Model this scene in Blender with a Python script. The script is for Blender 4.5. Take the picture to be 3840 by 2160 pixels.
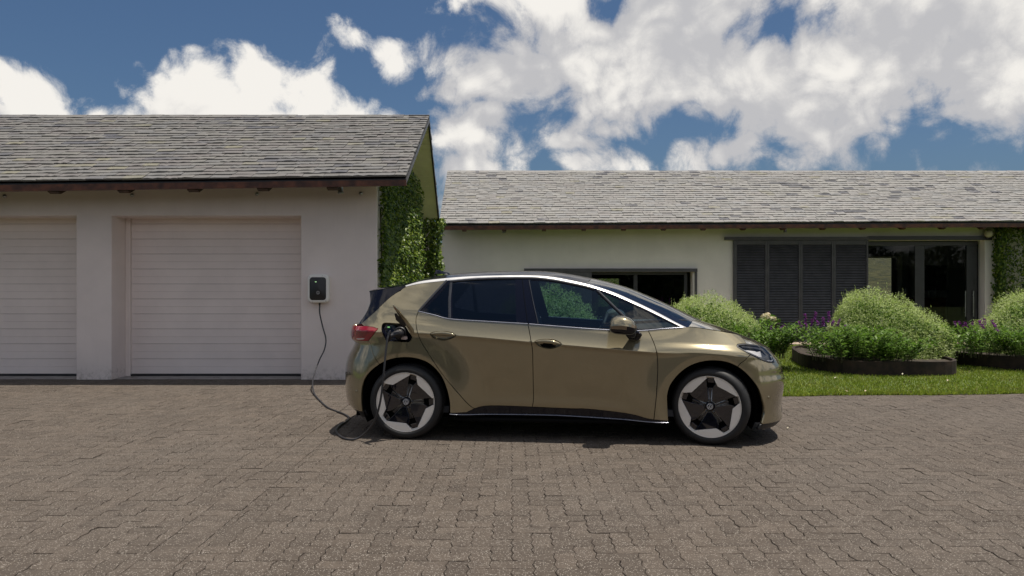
import bpy, bmesh, math, random
import numpy as np
from mathutils import Vector, Matrix, Quaternion
from mathutils.geometry import delaunay_2d_cdt
for _o in list(bpy.data.objects): bpy.data.objects.remove(_o, do_unlink=True)
random.seed(7); RNG = np.random.default_rng(7)
scn = bpy.context.scene
COL = scn.collection
# ------------------------------------------------------------------ camera
CAM_H = 1.4534
cd = bpy.data.cameras.new('camera'); cam = bpy.data.objects.new('camera', cd); COL.objects.link(cam)
cam.location = (0, 0, CAM_H); cam.rotation_euler = (math.radians(90), 0, 0)
cd.sensor_width = 36.0; cd.lens = 36.0 * 2900 / 3840; cd.shift_y = -18 / 3840
cd.clip_start = 0.05; cd.clip_end = 3000
scn.camera = cam
# ------------------------------------------------------------------ exposure
vs = scn.view_settings
vs.view_transform = 'Standard'; vs.look = 'None'; vs.exposure = -0.03; vs.gamma = 1.0; vs.use_curve_mapping = False
scn.render.engine = 'CYCLES'
scn.cycles.use_denoising = True
try: scn.cycles.denoiser = 'OPENIMAGEDENOISE'
except Exception: pass
scn.cycles.max_bounces = 8; scn.cycles.transparent_max_bounces = 16
scn.cycles.sample_clamp_indirect = 6.0
scn.cycles.caustics_reflective = False; scn.cycles.caustics_refractive = False
# ------------------------------------------------------------------ sun and sky
SUN = Vector((0.215, -0.035, 0.976)).normalized()
sd = bpy.data.lights.new('sun', 'SUN'); sd.energy = 5.0; sd.angle = math.radians(0.53); sd.color = (1.0, 0.93, 0.83)
so = bpy.data.objects.new('sun', sd); COL.objects.link(so)
so.rotation_euler = (-SUN).to_track_quat('-Z', 'Y').to_euler(); so.location = (3, -2, 20)

class NT:
    """small wrapper for building node trees"""
    def __init__(s, tree): s.t = tree
    def n(s, typ, _props=None, _out=0, **inp):
        nd = s.t.nodes.new(typ)
        for k, v in (_props or {}).items(): setattr(nd, k, v)
        for k, v in inp.items():
            key = int(k[1:]) if k[0] == '_' and k[1:].isdigit() else k.replace('__', ' ')
            s.set(nd.inputs[key], v)
        return nd.outputs[_out]
    def set(s, sock, v):
        if isinstance(v, bpy.types.NodeSocket): s.t.links.new(v, sock)
        else:
            if hasattr(sock, 'default_value'):
                if isinstance(v, (tuple, list)) and len(v) == 3 and sock.type == 'RGBA': v = (*v, 1)
                sock.default_value = v
    def m(s, op, a, b=0.0, c=0.0, clamp=False):
        return s.n('ShaderNodeMath', {'operation': op, 'use_clamp': clamp}, 0, _0=a, _1=b, _2=c)
    def v(s, op, a, b=(0, 0, 0), out=0):
        return s.n('ShaderNodeVectorMath', {'operation': op}, out, _0=a, _1=b)
    def mr(s, x, a, b, c=0.0, d=1.0, smooth=True):
        return s.n('ShaderNodeMapRange', {'interpolation_type': 'SMOOTHSTEP' if smooth else 'LINEAR'}, 0, _0=x, _1=a, _2=b, _3=c, _4=d)
    def noise(s, vec, scale, detail=3.0, rough=0.5, out=0):
        return s.n('ShaderNodeTexNoise', {}, out, Vector=vec, Scale=scale, Detail=detail, Roughness=rough)
    def mix(s, f, a, b, blend='MIX'):
        nd = s.t.nodes.new('ShaderNodeMix'); nd.data_type = 'RGBA'; nd.blend_type = blend
        s.set(nd.inputs[0], f); s.set(nd.inputs[6], a); s.set(nd.inputs[7], b)
        return nd.outputs[2]

def tangent_dir(ox, oy):
    """direction of a sky feature (azimuth/elevation given as tangents)"""
    return Vector(((ox - 1288) * 1.4907 / 2900, 1.0, (712.4 - oy) * 1.4907 / 2900)).normalized()
# cumulus masses: azimuth, elevation, width, height
CLOUDS = [(480,255,135,120),(505,205,75,60),(640,215,95,95),(640,180,50,40),(755,250,120,95),(880,295,140,62),(970,305,80,36),(620,330,420,90),(50,255,130,90),(140,280,70,75),(250,285,60,55),
          (872,112,72,54),(975,145,70,54),(1190,340,165,100),(1290,395,110,50),(1200,440,150,90),(1430,365,110,62),(1480,410,120,45),(1580,420,110,48),(1640,345,70,40),(1760,395,100,50),
          (1850,365,150,70),(1900,410,120,40),(2050,415,110,40),(2145,410,60,36),(2170,335,230,75),(2490,280,240,140),(1330,60,290,120),(1150,130,130,64),(1300,190,230,110),
          (1600,180,360,190),(1560,320,170,60),(1900,130,360,210),(1950,280,360,90),(2300,60,460,240),(2350,240,330,140),(1500,30,290,120),(1800,-60,460,180)]
HOLES = [(1535,0,26,17),(1955,55,50,26),(1355,322,45,34),(1740,334,70,22),(1125,62,90,27),(2335,340,40,46),(2430,400,160,34)]
def cloud_group(fine):
    g = bpy.data.node_groups.new('cloud_field', 'ShaderNodeTree')
    g.interface.new_socket('Vector', in_out='INPUT', socket_type='NodeSocketVector')
    g.interface.new_socket('Value', in_out='OUTPUT', socket_type='NodeSocketFloat')
    gi = g.nodes.new('NodeGroupInput'); go = g.nodes.new('NodeGroupOutput'); T = NT(g)
    d0 = gi.outputs[0]
    w = T.noise(d0, 7.0, 2.0, 0.55, out=1)
    w = T.v('MULTIPLY', T.v('SUBTRACT', w, (.5, .5, .5)), (.085, .085, .07))
    d = T.v('ADD', d0, w)
    B = None
    for (x, y, rx, ry) in (CLOUDS if fine else [c_ for c_ in CLOUDS if c_[2] >= 125]):
        c = tangent_dir(x, y); k = 1.4907 / 2900 * .95
        ix, iz = 1 / (rx * k), 1 / (ry * k)
        q = T.v('MULTIPLY', T.v('SUBTRACT', d, tuple(c)), (ix, ix, iz))
        kk = min(max(min(rx, ry) / 85, .55), 1.7); b = T.m('MULTIPLY_ADD', T.v('LENGTH', q, out=1), -kk, kk)
        B = b if B is None else T.m('SMOOTH_MAX', B, b, .2)
    for (x, y, rx, ry) in (HOLES if fine else []):
        c = tangent_dir(x, y); k = 1.4907 / 2900
        q = T.v('MULTIPLY', T.v('SUBTRACT', d, tuple(c)), (1 / (rx * k), 1 / (rx * k), 1 / (ry * k)))
        hb = T.m('MULTIPLY', T.m('SUBTRACT', T.v('LENGTH', q, out=1), .75), .30)
        B = T.m('SMOOTH_MIN', B, hb, .45)
    # the rest of the sky carries on with the same broken cumulus
    fr = T.v('DOT_PRODUCT', d0, (0, 1, 0), out=1)
    m = T.mr(fr, .60, .76, 1.0, 0.0)
    gen = T.m('MULTIPLY', T.m('SUBTRACT', T.noise(d0, 3.2, 2.0, .5), .45), 4.5)
    gen = T.m('ADD', T.m('MULTIPLY', gen, m), T.m('MULTIPLY', T.m('SUBTRACT', m, 1.0), 3.0))
    B = T.m('MAXIMUM', T.m('MINIMUM', T.m('MULTIPLY', B, 1.15), .92), T.m('MINIMUM', gen, .75))
    f1 = T.m('MULTIPLY', T.m('SUBTRACT', T.noise(d, 15.0, 8.0 if fine else 2.0, .72), .5), 1.7)
    r = T.m('ADD', B, f1)
    if fine:
        vo = T.n('ShaderNodeTexVoronoi', {'feature': 'F1'}, 0, Vector=T.v('ADD', d, T.v('MULTIPLY', w, (.5, .5, .5))), Scale=38.0)
        r = T.m('ADD', r, T.m('MULTIPLY', T.m('SUBTRACT', .42, vo), .55))
    T.set(go.inputs[0], r)
    return g
world = bpy.data.worlds.new('World'); scn.world = world; world.use_nodes = True
wt = world.node_tree; wt.nodes.clear(); W = NT(wt)
sky = wt.nodes.new('ShaderNodeTexSky'); sky.sky_type = 'NISHITA'; sky.sun_disc = False
sky.sun_elevation = math.asin(SUN.z); sky.sun_rotation = math.atan2(SUN.x, SUN.y)
sky.altitude = 0; sky.air_density = 1.0; sky.dust_density = 2.0; sky.ozone_density = 2.5
dirv = wt.nodes.new('ShaderNodeTexCoord').outputs['Generated']
cgf = cloud_group(True); cgl = cloud_group(False)
def field(vec, g):
    nd = wt.nodes.new('ShaderNodeGroup'); nd.node_tree = g; W.set(nd.inputs[0], vec); return nd.outputs[0]
fa = field(dirv, cgf); fb = field(W.v('ADD', dirv, (0.020, 0, 0.045)), cgl)
alpha = W.m('MULTIPLY', W.mr(fa, -.06, .55), W.mr(W.v('DOT_PRODUCT', dirv, (0, 0, 1), out=1), -.01, .04))
lit = W.m('SUBTRACT', fa, fb)
lowf = W.noise(dirv, 6.0, 3.0, .55)
thick = W.mr(fa, .35, 1.0, 0.0, 1.0)
br = W.m('ADD', W.m('ADD', .66, W.m('MULTIPLY', lit, .42)), W.m('MULTIPLY', W.m('SUBTRACT', lowf, .48), W.m('MULTIPLY', thick, .7)))
br = W.m('MINIMUM', W.m('MAXIMUM', br, .48), 1.0)
ccol = W.mix(W.mr(br, .42, .92), (5.2, 5.2, 5.4, 1), (9.3, 9.0, 8.5, 1))
blue = W.mix(1.0, sky.outputs[0], (.46, .58, .69, 1), 'MULTIPLY')
cm = W.mix(alpha, blue, ccol)
bg = wt.nodes.new('ShaderNodeBackground'); W.set(bg.inputs['Color'], cm); bg.inputs['Strength'].default_value = 0.10
world.cycles.sampling_method = 'NONE'
wo = wt.nodes.new('ShaderNodeOutputWorld'); wt.links.new(bg.outputs[0], wo.inputs[0])

# ------------------------------------------------------------------ materials
MATS = {}
def new_mat(name):
    m = bpy.data.materials.new(name); m.use_nodes = True; m.node_tree.nodes.clear()
    T = NT(m.node_tree); MATS[name] = m
    out = m.node_tree.nodes.new('ShaderNodeOutputMaterial')
    return m, T, out
def principled(T, out, **kw):
    p = T.t.nodes.new('ShaderNodeBsdfPrincipled')
    for k, v in kw.items(): T.set(p.inputs[k.replace('__', ' ')], v)
    T.t.links.new(p.outputs[0], out.inputs[0]); return p
def pos(T): return T.n('ShaderNodeNewGeometry', {}, 0)
def rand(T):
    i = T.n('ShaderNodeNewGeometry', {}, 8); o = T.n('ShaderNodeObjectInfo', {}, 5)
    return T.m('FRACT', T.m('ADD', i, o))
def bump(T, h, strength=.3, dist=.01):
    return T.n('ShaderNodeBump', {}, 0, Strength=strength, Distance=dist, Height=h)
def simple(name, col, rough=.5, metal=0.0, var=.12, vscale=6.0, bscale=0, bstr=.2, bdist=.004, col2=None, **kw):
    m, T, out = new_mat(name); p = pos(T)
    nz = T.noise(p, vscale, 5.0, .6)
    c2 = col2 or tuple(c * (1 - 2.2 * var) for c in col)
    c1 = tuple(min(1, c * (1 + var)) for c in col)
    c = T.mix(T.mr(nz, .3, .7), (*c2, 1), (*c1, 1))
    a = {'Base__Color': c, 'Roughness': T.mr(nz, .2, .8, max(rough - .06, .02), rough + .06), 'Metallic': metal}
    if bscale: a['Normal'] = bump(T, T.noise(p, bscale, 5.0, .6), bstr, bdist)
    a.update(kw); principled(T, out, **a); return m
def emit(name, col, s):
    m, T, out = new_mat(name); e = T.t.nodes.new('ShaderNodeEmission'); T.set(e.inputs[0], (*col, 1)); e.inputs[1].default_value = s
    T.t.links.new(e.outputs[0], out.inputs[0]); return m
def leaf_mat(name, cols, rough=.5, trans=.25, spec=.3):
    m, T, out = new_mat(name); r = rand(T)
    c = cols[0] + (1,)
    for i, cc in enumerate(cols[1:]):
        c = T.mix(T.mr(r, (i + .3) / len(cols), (i + 1.0) / len(cols)), c, cc + (1,))
    c = T.mix(T.mr(T.noise(pos(T), 3.0, 3.0), .3, .7, 0, .35), c, T.mix(1.0, c, (.6, .7, .5, 1), 'MULTIPLY'))
    p = T.t.nodes.new('ShaderNodeBsdfPrincipled'); T.set(p.inputs['Base Color'], c); p.inputs['Roughness'].default_value = rough
    p.inputs['Specular IOR Level'].default_value = spec
    t = T.t.nodes.new('ShaderNodeBsdfTranslucent'); T.set(t.inputs[0], T.mix(1.0, c, (1.0, 1.15, .6, 1), 'MULTIPLY'))
    mx = T.t.nodes.new('ShaderNodeMixShader'); mx.inputs[0].default_value = trans
    T.t.links.new(p.outputs[0], mx.inputs[1]); T.t.links.new(t.outputs[0], mx.inputs[2]); T.t.links.new(mx.outputs[0], out.inputs[0]); return m
def glass_mat(name, tint, refl=1.0, ior=1.5):
    m, T, out = new_mat(name)
    tr = T.t.nodes.new('ShaderNodeBsdfTransparent'); T.set(tr.inputs[0], (*tint, 1))
    gl = T.t.nodes.new('ShaderNodeBsdfGlossy'); gl.inputs['Roughness'].default_value = .015
    fr = T.n('ShaderNodeFresnel', {}, 0, IOR=ior)
    mx = T.t.nodes.new('ShaderNodeMixShader'); T.set(mx.inputs[0], T.m('MULTIPLY', fr, refl, clamp=True))
    T.t.links.new(tr.outputs[0], mx.inputs[1]); T.t.links.new(gl.outputs[0], mx.inputs[2]); T.t.links.new(mx.outputs[0], out.inputs[0]); return m

# ------------------------------------------------------------------ mesh helpers
def link(o, parent=None):
    COL.objects.link(o)
    if parent is not None: o.parent = parent
    return o
def tag(o, label=None, cat=None, group=None, kind=None):
    if label: o['label'] = label
    if cat: o['category'] = cat
    if group: o['group'] = group
    if kind: o['kind'] = kind
    return o
def empty(name, loc=(0, 0, 0), rz=0.0):
    o = bpy.data.objects.new(name, None); COL.objects.link(o); o.location = loc; o.rotation_euler = (0, 0, rz); o.empty_display_size = .2
    return o
def mk(name, verts, faces, mat=None, parent=None, smooth=False, mats=None, midx=None):
    me = bpy.data.meshes.new(name); me.from_pydata([tuple(v) for v in verts], [], faces); me.update()
    for m in (mats or [mat]): me.materials.append(m)
    if midx is not None: me.polygons.foreach_set('material_index', midx)
    if smooth: me.polygons.foreach_set('use_smooth', [True] * len(me.polygons))
    return link(bpy.data.objects.new(name, me), parent)
def fast(name, V, Fc, mat, parent=None, smooth=False):
    """V (n,3) array, Fc (m,k) array of equal-size faces"""
    V = np.asarray(V, np.float32); Fc = np.asarray(Fc, np.int32)
    me = bpy.data.meshes.new(name); me.vertices.add(len(V)); me.vertices.foreach_set('co', V.ravel())
    k = Fc.shape[1]; me.loops.add(Fc.size); me.loops.foreach_set('vertex_index', Fc.ravel())
    me.polygons.add(len(Fc)); me.polygons.foreach_set('loop_start', np.arange(0, Fc.size, k, dtype=np.int32))
    me.polygons.foreach_set('loop_total', np.full(len(Fc), k, np.int32))
    if smooth: me.polygons.foreach_set('use_smooth', np.ones(len(Fc), bool))
    me.update(calc_edges=True); me.materials.append(mat)
    return link(bpy.data.objects.new(name, me), parent)
class MB:
    """collects simple solids, builds them as one mesh"""
    def __init__(s): s.v = []; s.f = []
    def box(s, a, b):
        (x0, y0, z0), (x1, y1, z1) = a, b; i = len(s.v)
        s.v += [(x0,y0,z0),(x1,y0,z0),(x1,y1,z0),(x0,y1,z0),(x0,y0,z1),(x1,y0,z1),(x1,y1,z1),(x0,y1,z1)]
        s.f += [(i,i+3,i+2,i+1),(i+4,i+5,i+6,i+7),(i,i+1,i+5,i+4),(i+1,i+2,i+6,i+5),(i+2,i+3,i+7,i+6),(i+3,i,i+4,i+7)]; return s
    def prism(s, pts, d):
        """pts: planar loop of 3D points, d: extrusion vector"""
        i = len(s.v); n = len(pts); d = Vector(d)
        s.v += [tuple(p) for p in pts] + [tuple(Vector(p) + d) for p in pts]
        s.f += [tuple(range(i, i + n)), tuple(range(i + 2 * n - 1, i + n - 1, -1))]
        s.f += [(i + k, i + n + k, i + n + (k + 1) % n, i + (k + 1) % n) for k in range(n)]; return s
    def tube(s, pts, r, n=10, cap=True):
        pts = [Vector(p) for p in pts]; rs = r if isinstance(r, (list, tuple)) else [r] * len(pts)
        up = None; i0 = len(s.v)
        for k, p in enumerate(pts):
            t = (pts[min(k + 1, len(pts) - 1)] - pts[max(k - 1, 0)]).normalized()
            if up is None:
                up = t.orthogonal().normalized()
            up = (up - t * up.dot(t)).normalized(); sd_ = t.cross(up)
            for j in range(n):
                a = 2 * math.pi * j / n; s.v.append(tuple(p + (up * math.cos(a) + sd_ * math.sin(a)) * rs[k]))
        for k in range(len(pts) - 1):
            for j in range(n):
                a = i0 + k * n + j; b = i0 + k * n + (j + 1) % n; s.f.append((a, b, b + n, a + n))
        if cap:
            s.f.append(tuple(i0 + j for j in range(n))[::-1]); s.f.append(tuple(i0 + (len(pts) - 1) * n + j for j in range(n)))
        return s
    def lathe(s, prof, axis_m, n=32):
        """prof: (r,h) list, axis_m: 4x4 matrix whose z is the axis"""
        i0 = len(s.v)
        for (r, hh) in prof:
            for j in range(n):
                a = 2 * math.pi * j / n; s.v.append(tuple(axis_m @ Vector((r * math.cos(a), r * math.sin(a), hh))))
        for k in range(len(prof) - 1):
            for j in range(n):
                a = i0 + k * n + j; b = i0 + k * n + (j + 1) % n; s.f.append((a, b, b + n, a + n))
        return s
    def build(s, name, mat, parent=None, smooth=False, bevel=0, seg=2):
        o = mk(name, s.v, s.f, mat, parent, smooth)
        bm = bmesh.new(); bm.from_mesh(o.data); bmesh.ops.recalc_face_normals(bm, faces=bm.faces)
        if bevel:
            bmesh.ops.bevel(bm, geom=[e for e in bm.edges if len(e.link_faces) == 2 and e.calc_face_angle(0) > .6], offset=bevel, segments=seg, affect='EDGES', profile=.5)
        bm.to_mesh(o.data); bm.free(); return o
def spline(pts, n=8):
    P = [np.array(p, float) for p in pts]; out = []
    for i in range(len(P) - 1):
        p0 = P[max(i - 1, 0)]; p1 = P[i]; p2 = P[i + 1]; p3 = P[min(i + 2, len(P) - 1)]
        for k in range(n):
            t = k / n
            out.append(.5 * ((2 * p1) + (-p0 + p2) * t + (2 * p0 - 5 * p1 + 4 * p2 - p3) * t * t + (-p0 + 3 * p1 - 3 * p2 + p3) * t ** 3))
    out.append(P[-1]); return out
# ================================================================== materials of the place
def paver_mat():
    m, T, out = new_mat('paver_concrete'); p = pos(T); r = rand(T)
    big = T.noise(p, .55, 4.0, .6); mid = T.noise(p, 9.0, 5.0, .65)
    base = T.mix(T.mr(r, 0, 1), (.082, .064, .049, 1), (.119, .094, .073, 1))
    base = T.mix(T.mr(big, .35, .7, 0, .5), base, (.115, .096, .079, 1))
    base = T.mix(T.mr(mid, .35, .75, 0, .45), base, (.052, .042, .035, 1))
    vo = T.n('ShaderNodeTexVoronoi', {}, 1, Vector=p, Scale=115.0)
    vd = T.n('ShaderNodeTexVoronoi', {}, 0, Vector=p, Scale=115.0)
    sep = T.n('ShaderNodeSeparateColor', {}, 0, Color=vo)
    st = T.m('MULTIPLY', T.mr(sep, .58, .72), T.mr(vd, .46, .28))
    c = T.mix(T.m('MULTIPLY', st, T.mr(mid, .25, .6, .25, .9)), base, (.40, .36, .31, 1))
    dk = T.m('MULTIPLY', T.mr(sep, .22, .12), T.mr(vd, .5, .3))
    c = T.mix(T.m('MULTIPLY', dk, .7), c, (.035, .030, .027, 1))
    fine = T.noise(p, 260.0, 3.0, .7)
    stn = T.noise(p, 1.7, 6.0, .68)
    c = T.mix(T.mr(stn, .56, .72, 0, .45), c, (.045, .036, .030, 1))
    c = T.mix(T.mr(T.noise(p, 2.9, 5.0, .7), .62, .74, 0, .35), c, (.15, .13, .11, 1))
    c = T.mix(T.mr(fine, .35, .7, .0, .35), c, (.052, .042, .035, 1))
    h = T.m('ADD', T.m('MULTIPLY', fine, .5), T.m('MULTIPLY', vd, -.6))
    principled(T, out, Base__Color=c, Roughness=T.mr(mid, .3, .7, .78, .95), Normal=bump(T, h, .7, .004), Specular__IOR__Level=.35)
    return m
M_PAVER = paver_mat()
M_JOINT = simple('joint_sand', (.024, .020, .016), .95, var=.3, vscale=30, bscale=120, bstr=.6)
def grass_mat():
    m, T, out = new_mat('grass_blade'); r = rand(T); p = pos(T)
    c = T.mix(T.mr(r, 0, 1), (.16, .235, .022, 1), (.32, .40, .05, 1))
    c = T.mix(T.mr(T.noise(p, 1.3, 4.0, .6), .4, .75, 0, .55), c, (.33, .34, .08, 1))
    c = T.mix(T.mr(r, .93, .97), c, (.26, .22, .09, 1))
    d = T.t.nodes.new('ShaderNodeBsdfPrincipled'); T.set(d.inputs['Base Color'], c); d.inputs['Roughness'].default_value = .55; d.inputs['Specular IOR Level'].default_value = .25
    t = T.t.nodes.new('ShaderNodeBsdfTranslucent'); T.set(t.inputs[0], c); mx = T.t.nodes.new('ShaderNodeMixShader'); mx.inputs[0].default_value = .4
    T.t.links.new(d.outputs[0], mx.inputs[1]); T.t.links.new(t.outputs[0], mx.inputs[2]); T.t.links.new(mx.outputs[0], out.inputs[0]); return m
M_GRASS = grass_mat()
M_SOIL = simple('soil', (.055, .042, .03), .95, var=.3, vscale=14, bscale=60, bstr=.8)
M_TURF = simple('turf_ground', (.10, .14, .03), .95, var=.3, vscale=18, bscale=80, bstr=.8)
def plaster(name, col):
    m, T, out = new_mat(name); p = pos(T)
    big = T.noise(p, 1.4, 5.0, .6); st = T.noise(T.n('ShaderNodeMapping', {}, 0, Vector=p, Scale=(5, 5, .45)), 2.0, 5.0, .6)
    c = T.mix(T.mr(big, .3, .7), tuple(x * .94 for x in col) + (1,), tuple(min(1, x * 1.02) for x in col) + (1,))
    c = T.mix(T.mr(st, .52, .75, 0, .06), c, tuple(x * .62 for x in col) + (1,))
    z = T.n('ShaderNodeSeparateXYZ', {}, 2, Vector=p); sp = T.noise(p, 16.0, 6.0, .7)
    c = T.mix(T.m('MULTIPLY', T.mr(z, .28, .0), T.mr(sp, .42, .72, 0, .55)), c, (.24, .19, .15, 1))
    principled(T, out, Base__Color=c, Roughness=.85, Normal=bump(T, T.m('ADD', T.noise(p, 130.0, 5.0, .6), T.m('MULTIPLY', T.noise(p, 9.0, 3.0), 1.5)), .3, .003)); return m
M_PLASTER = plaster('white_plaster', (.82, .735, .70))
M_HPLASTER = plaster('house_plaster', (.85, .79, .735))
M_DOOR = simple('garage_door_white', (.86, .77, .735), .5, var=.02, vscale=2.0)
M_FASCIA = simple('fascia_wood', (.115, .038, .018), .5, var=.3, vscale=7, bscale=40, bstr=.2)
M_RAFTER = simple('rafter_wood', (.075, .045, .028), .7, var=.25, vscale=9)
M_SOFFIT = simple('soffit_paint', (.82, .79, .50), .7, var=.04, vscale=3)
M_DARK = simple('charcoal_paint', (.075, .071, .078), .45, var=.12, vscale=5)
M_METALDK = simple('dark_frame', (.03, .03, .033), .4, var=.1)
M_GALV = simple('galvanised', (.42, .42, .42), .35, .9, var=.1)
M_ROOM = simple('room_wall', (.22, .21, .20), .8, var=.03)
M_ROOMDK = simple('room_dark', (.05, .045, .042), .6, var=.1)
M_WOODDK = simple('sideboard_wood', (.085, .032, .016), .4, var=.3, vscale=6)
M_CORTEN = simple('bed_timber', (.034, .020, .014), .85, var=.3, vscale=8, bscale=40, bstr=.4)
M_BLACKGL = simple('black_gloss', (.010, .011, .014), .12, var=.05)
def slate_mat(name, tones):
    m, T, out = new_mat(name); p = pos(T); r = rand(T)
    r2 = T.m('FRACT', T.m('MULTIPLY', r, 17.31)); big = T.noise(p, .8, 3.0, .5)
    c = tones[0] + (1,)
    n = len(tones)
    for i, t in enumerate(tones[1:]):
        c = T.mix(T.mr(r, (i + .6) / n, (i + 1) / n), c, t + (1,))
    c = T.mix(T.m('MULTIPLY', T.mr(r2, .91, .93), T.mr(big, .35, .6, .2, .9)), c, (.085, .085, .098, 1))
    c = T.mix(T.m('MULTIPLY', T.mr(r2, .045, .03), T.mr(big, .62, .42, .0, .55)), c, (.24, .225, .145, 1))
    st = T.noise(T.n('ShaderNodeMapping', {}, 0, Vector=p, Scale=(14, 4, 4)), 1.6, 6.0, .65)
    c = T.mix(T.mr(st, .35, .75, 0, .35), c, T.mix(1.0, c, (.62, .62, .60, 1), 'MULTIPLY'))
    lich = T.noise(p, 26.0, 5.0, .7)
    c = T.mix(T.mr(lich, .66, .76, 0, .22), c, (.27, .265, .21, 1))
    principled(T, out, Base__Color=c, Roughness=T.mr(st, .3, .7, .55, .8), Normal=bump(T, st, .35, .006)); return m
M_SLATE_L = slate_mat('slate_garage', [(.142, .137, .130), (.158, .152, .143), (.148, .145, .142), (.170, .163, .151), (.153, .142, .136)])
M_SLATE_R = slate_mat('slate_house', [(.238, .232, .220), (.258, .249, .236), (.246, .243, .238), (.270, .262, .245), (.250, .238, .226)])
M_IVY = leaf_mat('ivy_leaf', [(.03, .060, .008), (.07, .125, .014), (.13, .20, .022), (.22, .28, .035)], .42, .32, .4)
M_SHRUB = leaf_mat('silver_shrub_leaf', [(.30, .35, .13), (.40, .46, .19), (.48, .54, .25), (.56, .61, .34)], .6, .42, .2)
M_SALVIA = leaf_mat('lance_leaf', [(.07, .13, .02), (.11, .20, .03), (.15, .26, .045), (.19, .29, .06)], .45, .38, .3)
M_PURPLE = leaf_mat('purple_flower', [(.17, .02, .24), (.28, .045, .38), (.36, .09, .46)], .6, .3, .2)
M_STEM = simple('plant_stem', (.09, .085, .045), .7, var=.2)
M_CREAM = leaf_mat('cream_petal', [(.70, .55, .42), (.78, .66, .50), (.80, .72, .58)], .6, .25, .2)
M_HEDGE = leaf_mat('hedge_leaf', [(.012, .026, .006), (.022, .042, .009), (.035, .06, .013)], .5, .15, .3)
M_HILL = simple('hillside_scrub', (.075, .07, .028), .95, var=.3, vscale=1.6, bscale=2.2, bstr=1.0, bdist=.6, col2=(.022, .028, .010))
M_PATH = simple('pale_path', (.52, .40, .33), .85, var=.08, vscale=6, bscale=70)

# ================================================================== ground
def quad_sheet(name, pts, z, mat, kind='structure', label=None, cat=None):
    o = mk(name, [(x, y, z) for x, y in pts], [tuple(range(len(pts)))], mat); tag(o, label, cat, kind=kind); return o
quad_sheet('ground', [(-900, -900), (900, -900), (900, 900), (-900, 900)], -.060, M_TURF, label='wide flat ground around the houses', cat='ground')
LAWN_X0 = -0.9
def lawn_edge(x): return 9.92 + (x - 2.9) * .058 + .02 * math.sin(x * 3.1) + .012 * math.sin(x * 7.7 + 1)
drive = quad_sheet('driveway', [(-13, -14), (13, -14), (13, 10.4), (LAWN_X0 + .05, 10.3), (LAWN_X0 + .05, 19.3), (-13, 19.3)], -.012, M_JOINT,
                   label='brown block-paved driveway in front of the garage', cat='driveway')
A = .1125
def tri(t): t = t % 1.0; return 4 * abs(t - .5) - 1
def paver_outline(x0, y0, nx, ny):
    c = []
    for i in range(nx * 2): c.append((x0 + i * A / 2, y0))
    for i in range(ny * 2): c.append((x0 + nx * A, y0 + i * A / 2))
    for i in range(nx * 2): c.append((x0 + nx * A - i * A / 2, y0 + ny * A))
    for i in range(ny * 2): c.append((x0, y0 + ny * A - i * A / 2))
    return [(x + .0068 * tri(y / A), y + .0026 * tri(x / A)) for x, y in c]
pavers = []
SX0, SX1 = -1.958, -1.728
def add_paver(pts, lo, hi):
    pts = [(min(max(x, lo), hi), y) for x, y in pts]
    pts = [(x, min(y, lawn_edge(x) - .01) if x > LAWN_X0 else y) for x, y in pts]
    xs = [p[0] for p in pts]; ys = [p[1] for p in pts]
    if max(xs) - min(xs) < .03 or max(ys) - min(ys) < .03: return
    cx, cy = sum(xs) / len(xs), sum(ys) / len(ys)
    jg = random.uniform(.0006, .0027); bev = random.uniform(.002, .0045); dz = random.gauss(0, .0009) - (.004 if random.random() < .015 else 0); tx, ty = random.gauss(0, .010), random.gauss(0, .010)
    V = []
    for ins, z in ((jg + bev, 0.0), (jg, -.003), (jg, -.035)):
        for x, y in pts:
            dx, dy = x - cx, y - cy
            fx = max(abs(dx) - ins, 0) * (1 if dx > 0 else -1); fy = max(abs(dy) - ins, 0) * (1 if dy > 0 else -1)
            fx += random.gauss(0, .0007); fy += random.gauss(0, .0007)
            V.append((fx, fy, z + dz + (fx * tx + fy * ty if z > -.01 else 0)))
    n = len(pts)
    Fc = [tuple(range(n))]
    for k in range(2):
        for j in range(n): Fc.append((k * n + j, (k + 1) * n + j, (k + 1) * n + (j + 1) % n, k * n + (j + 1) % n))
    pavers.append((cx, cy, V, Fc))
for gx in range(-92, 93):
    for gy in range(20, 112):
        k = (gx - gy) % 4
        if k == 0: nx, ny = 2, 1
        elif k == 3: nx, ny = 1, 2
        else: continue
        x0, y0 = gx * A, gy * A
        o = paver_outline(x0, y0, nx, ny); xs = [p[0] for p in o]
        if max(xs) > SX1 + .01: add_paver(o, SX1, 99)
        if min(xs) < SX0 - .01: add_paver(o, -99, SX0)
for gy in range(20, 112):
    y0 = gy * A; add_paver([(SX0 + .002 + i * .0565, y0) for i in range(4)] + [(SX1 - .002, y0), (SX1 - .002, y0 + A / 2)] + [(SX1 - .002 - i * .0565, y0 + A) for i in range(4)] + [(SX0 + .002, y0 + A), (SX0 + .002, y0 + A / 2)], SX0, SX1)
def in_frame(p): return p[1] > 3.95 and abs(p[0]) < .655 * p[1]
near = sorted([i for i, p in enumerate(pavers) if in_frame(p)], key=lambda i: pavers[i][1] + .05 * abs(pavers[i][0]))[:300]
ns = set(near)
for i in near:
    cx, cy, V, Fc = pavers[i]; o = mk('paver', V, Fc, M_PAVER, drive); o.location = (cx, cy, 0)
VV, FF = [], []
for i, (cx, cy, V, Fc) in enumerate(pavers):
    if i in ns: continue
    b = len(VV); VV += [(x + cx, y + cy, z) for x, y, z in V]; FF += [tuple(q + b for q in f) for f in Fc]
tag(mk('paver_field', VV, FF, M_PAVER, drive), kind='stuff')
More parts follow.
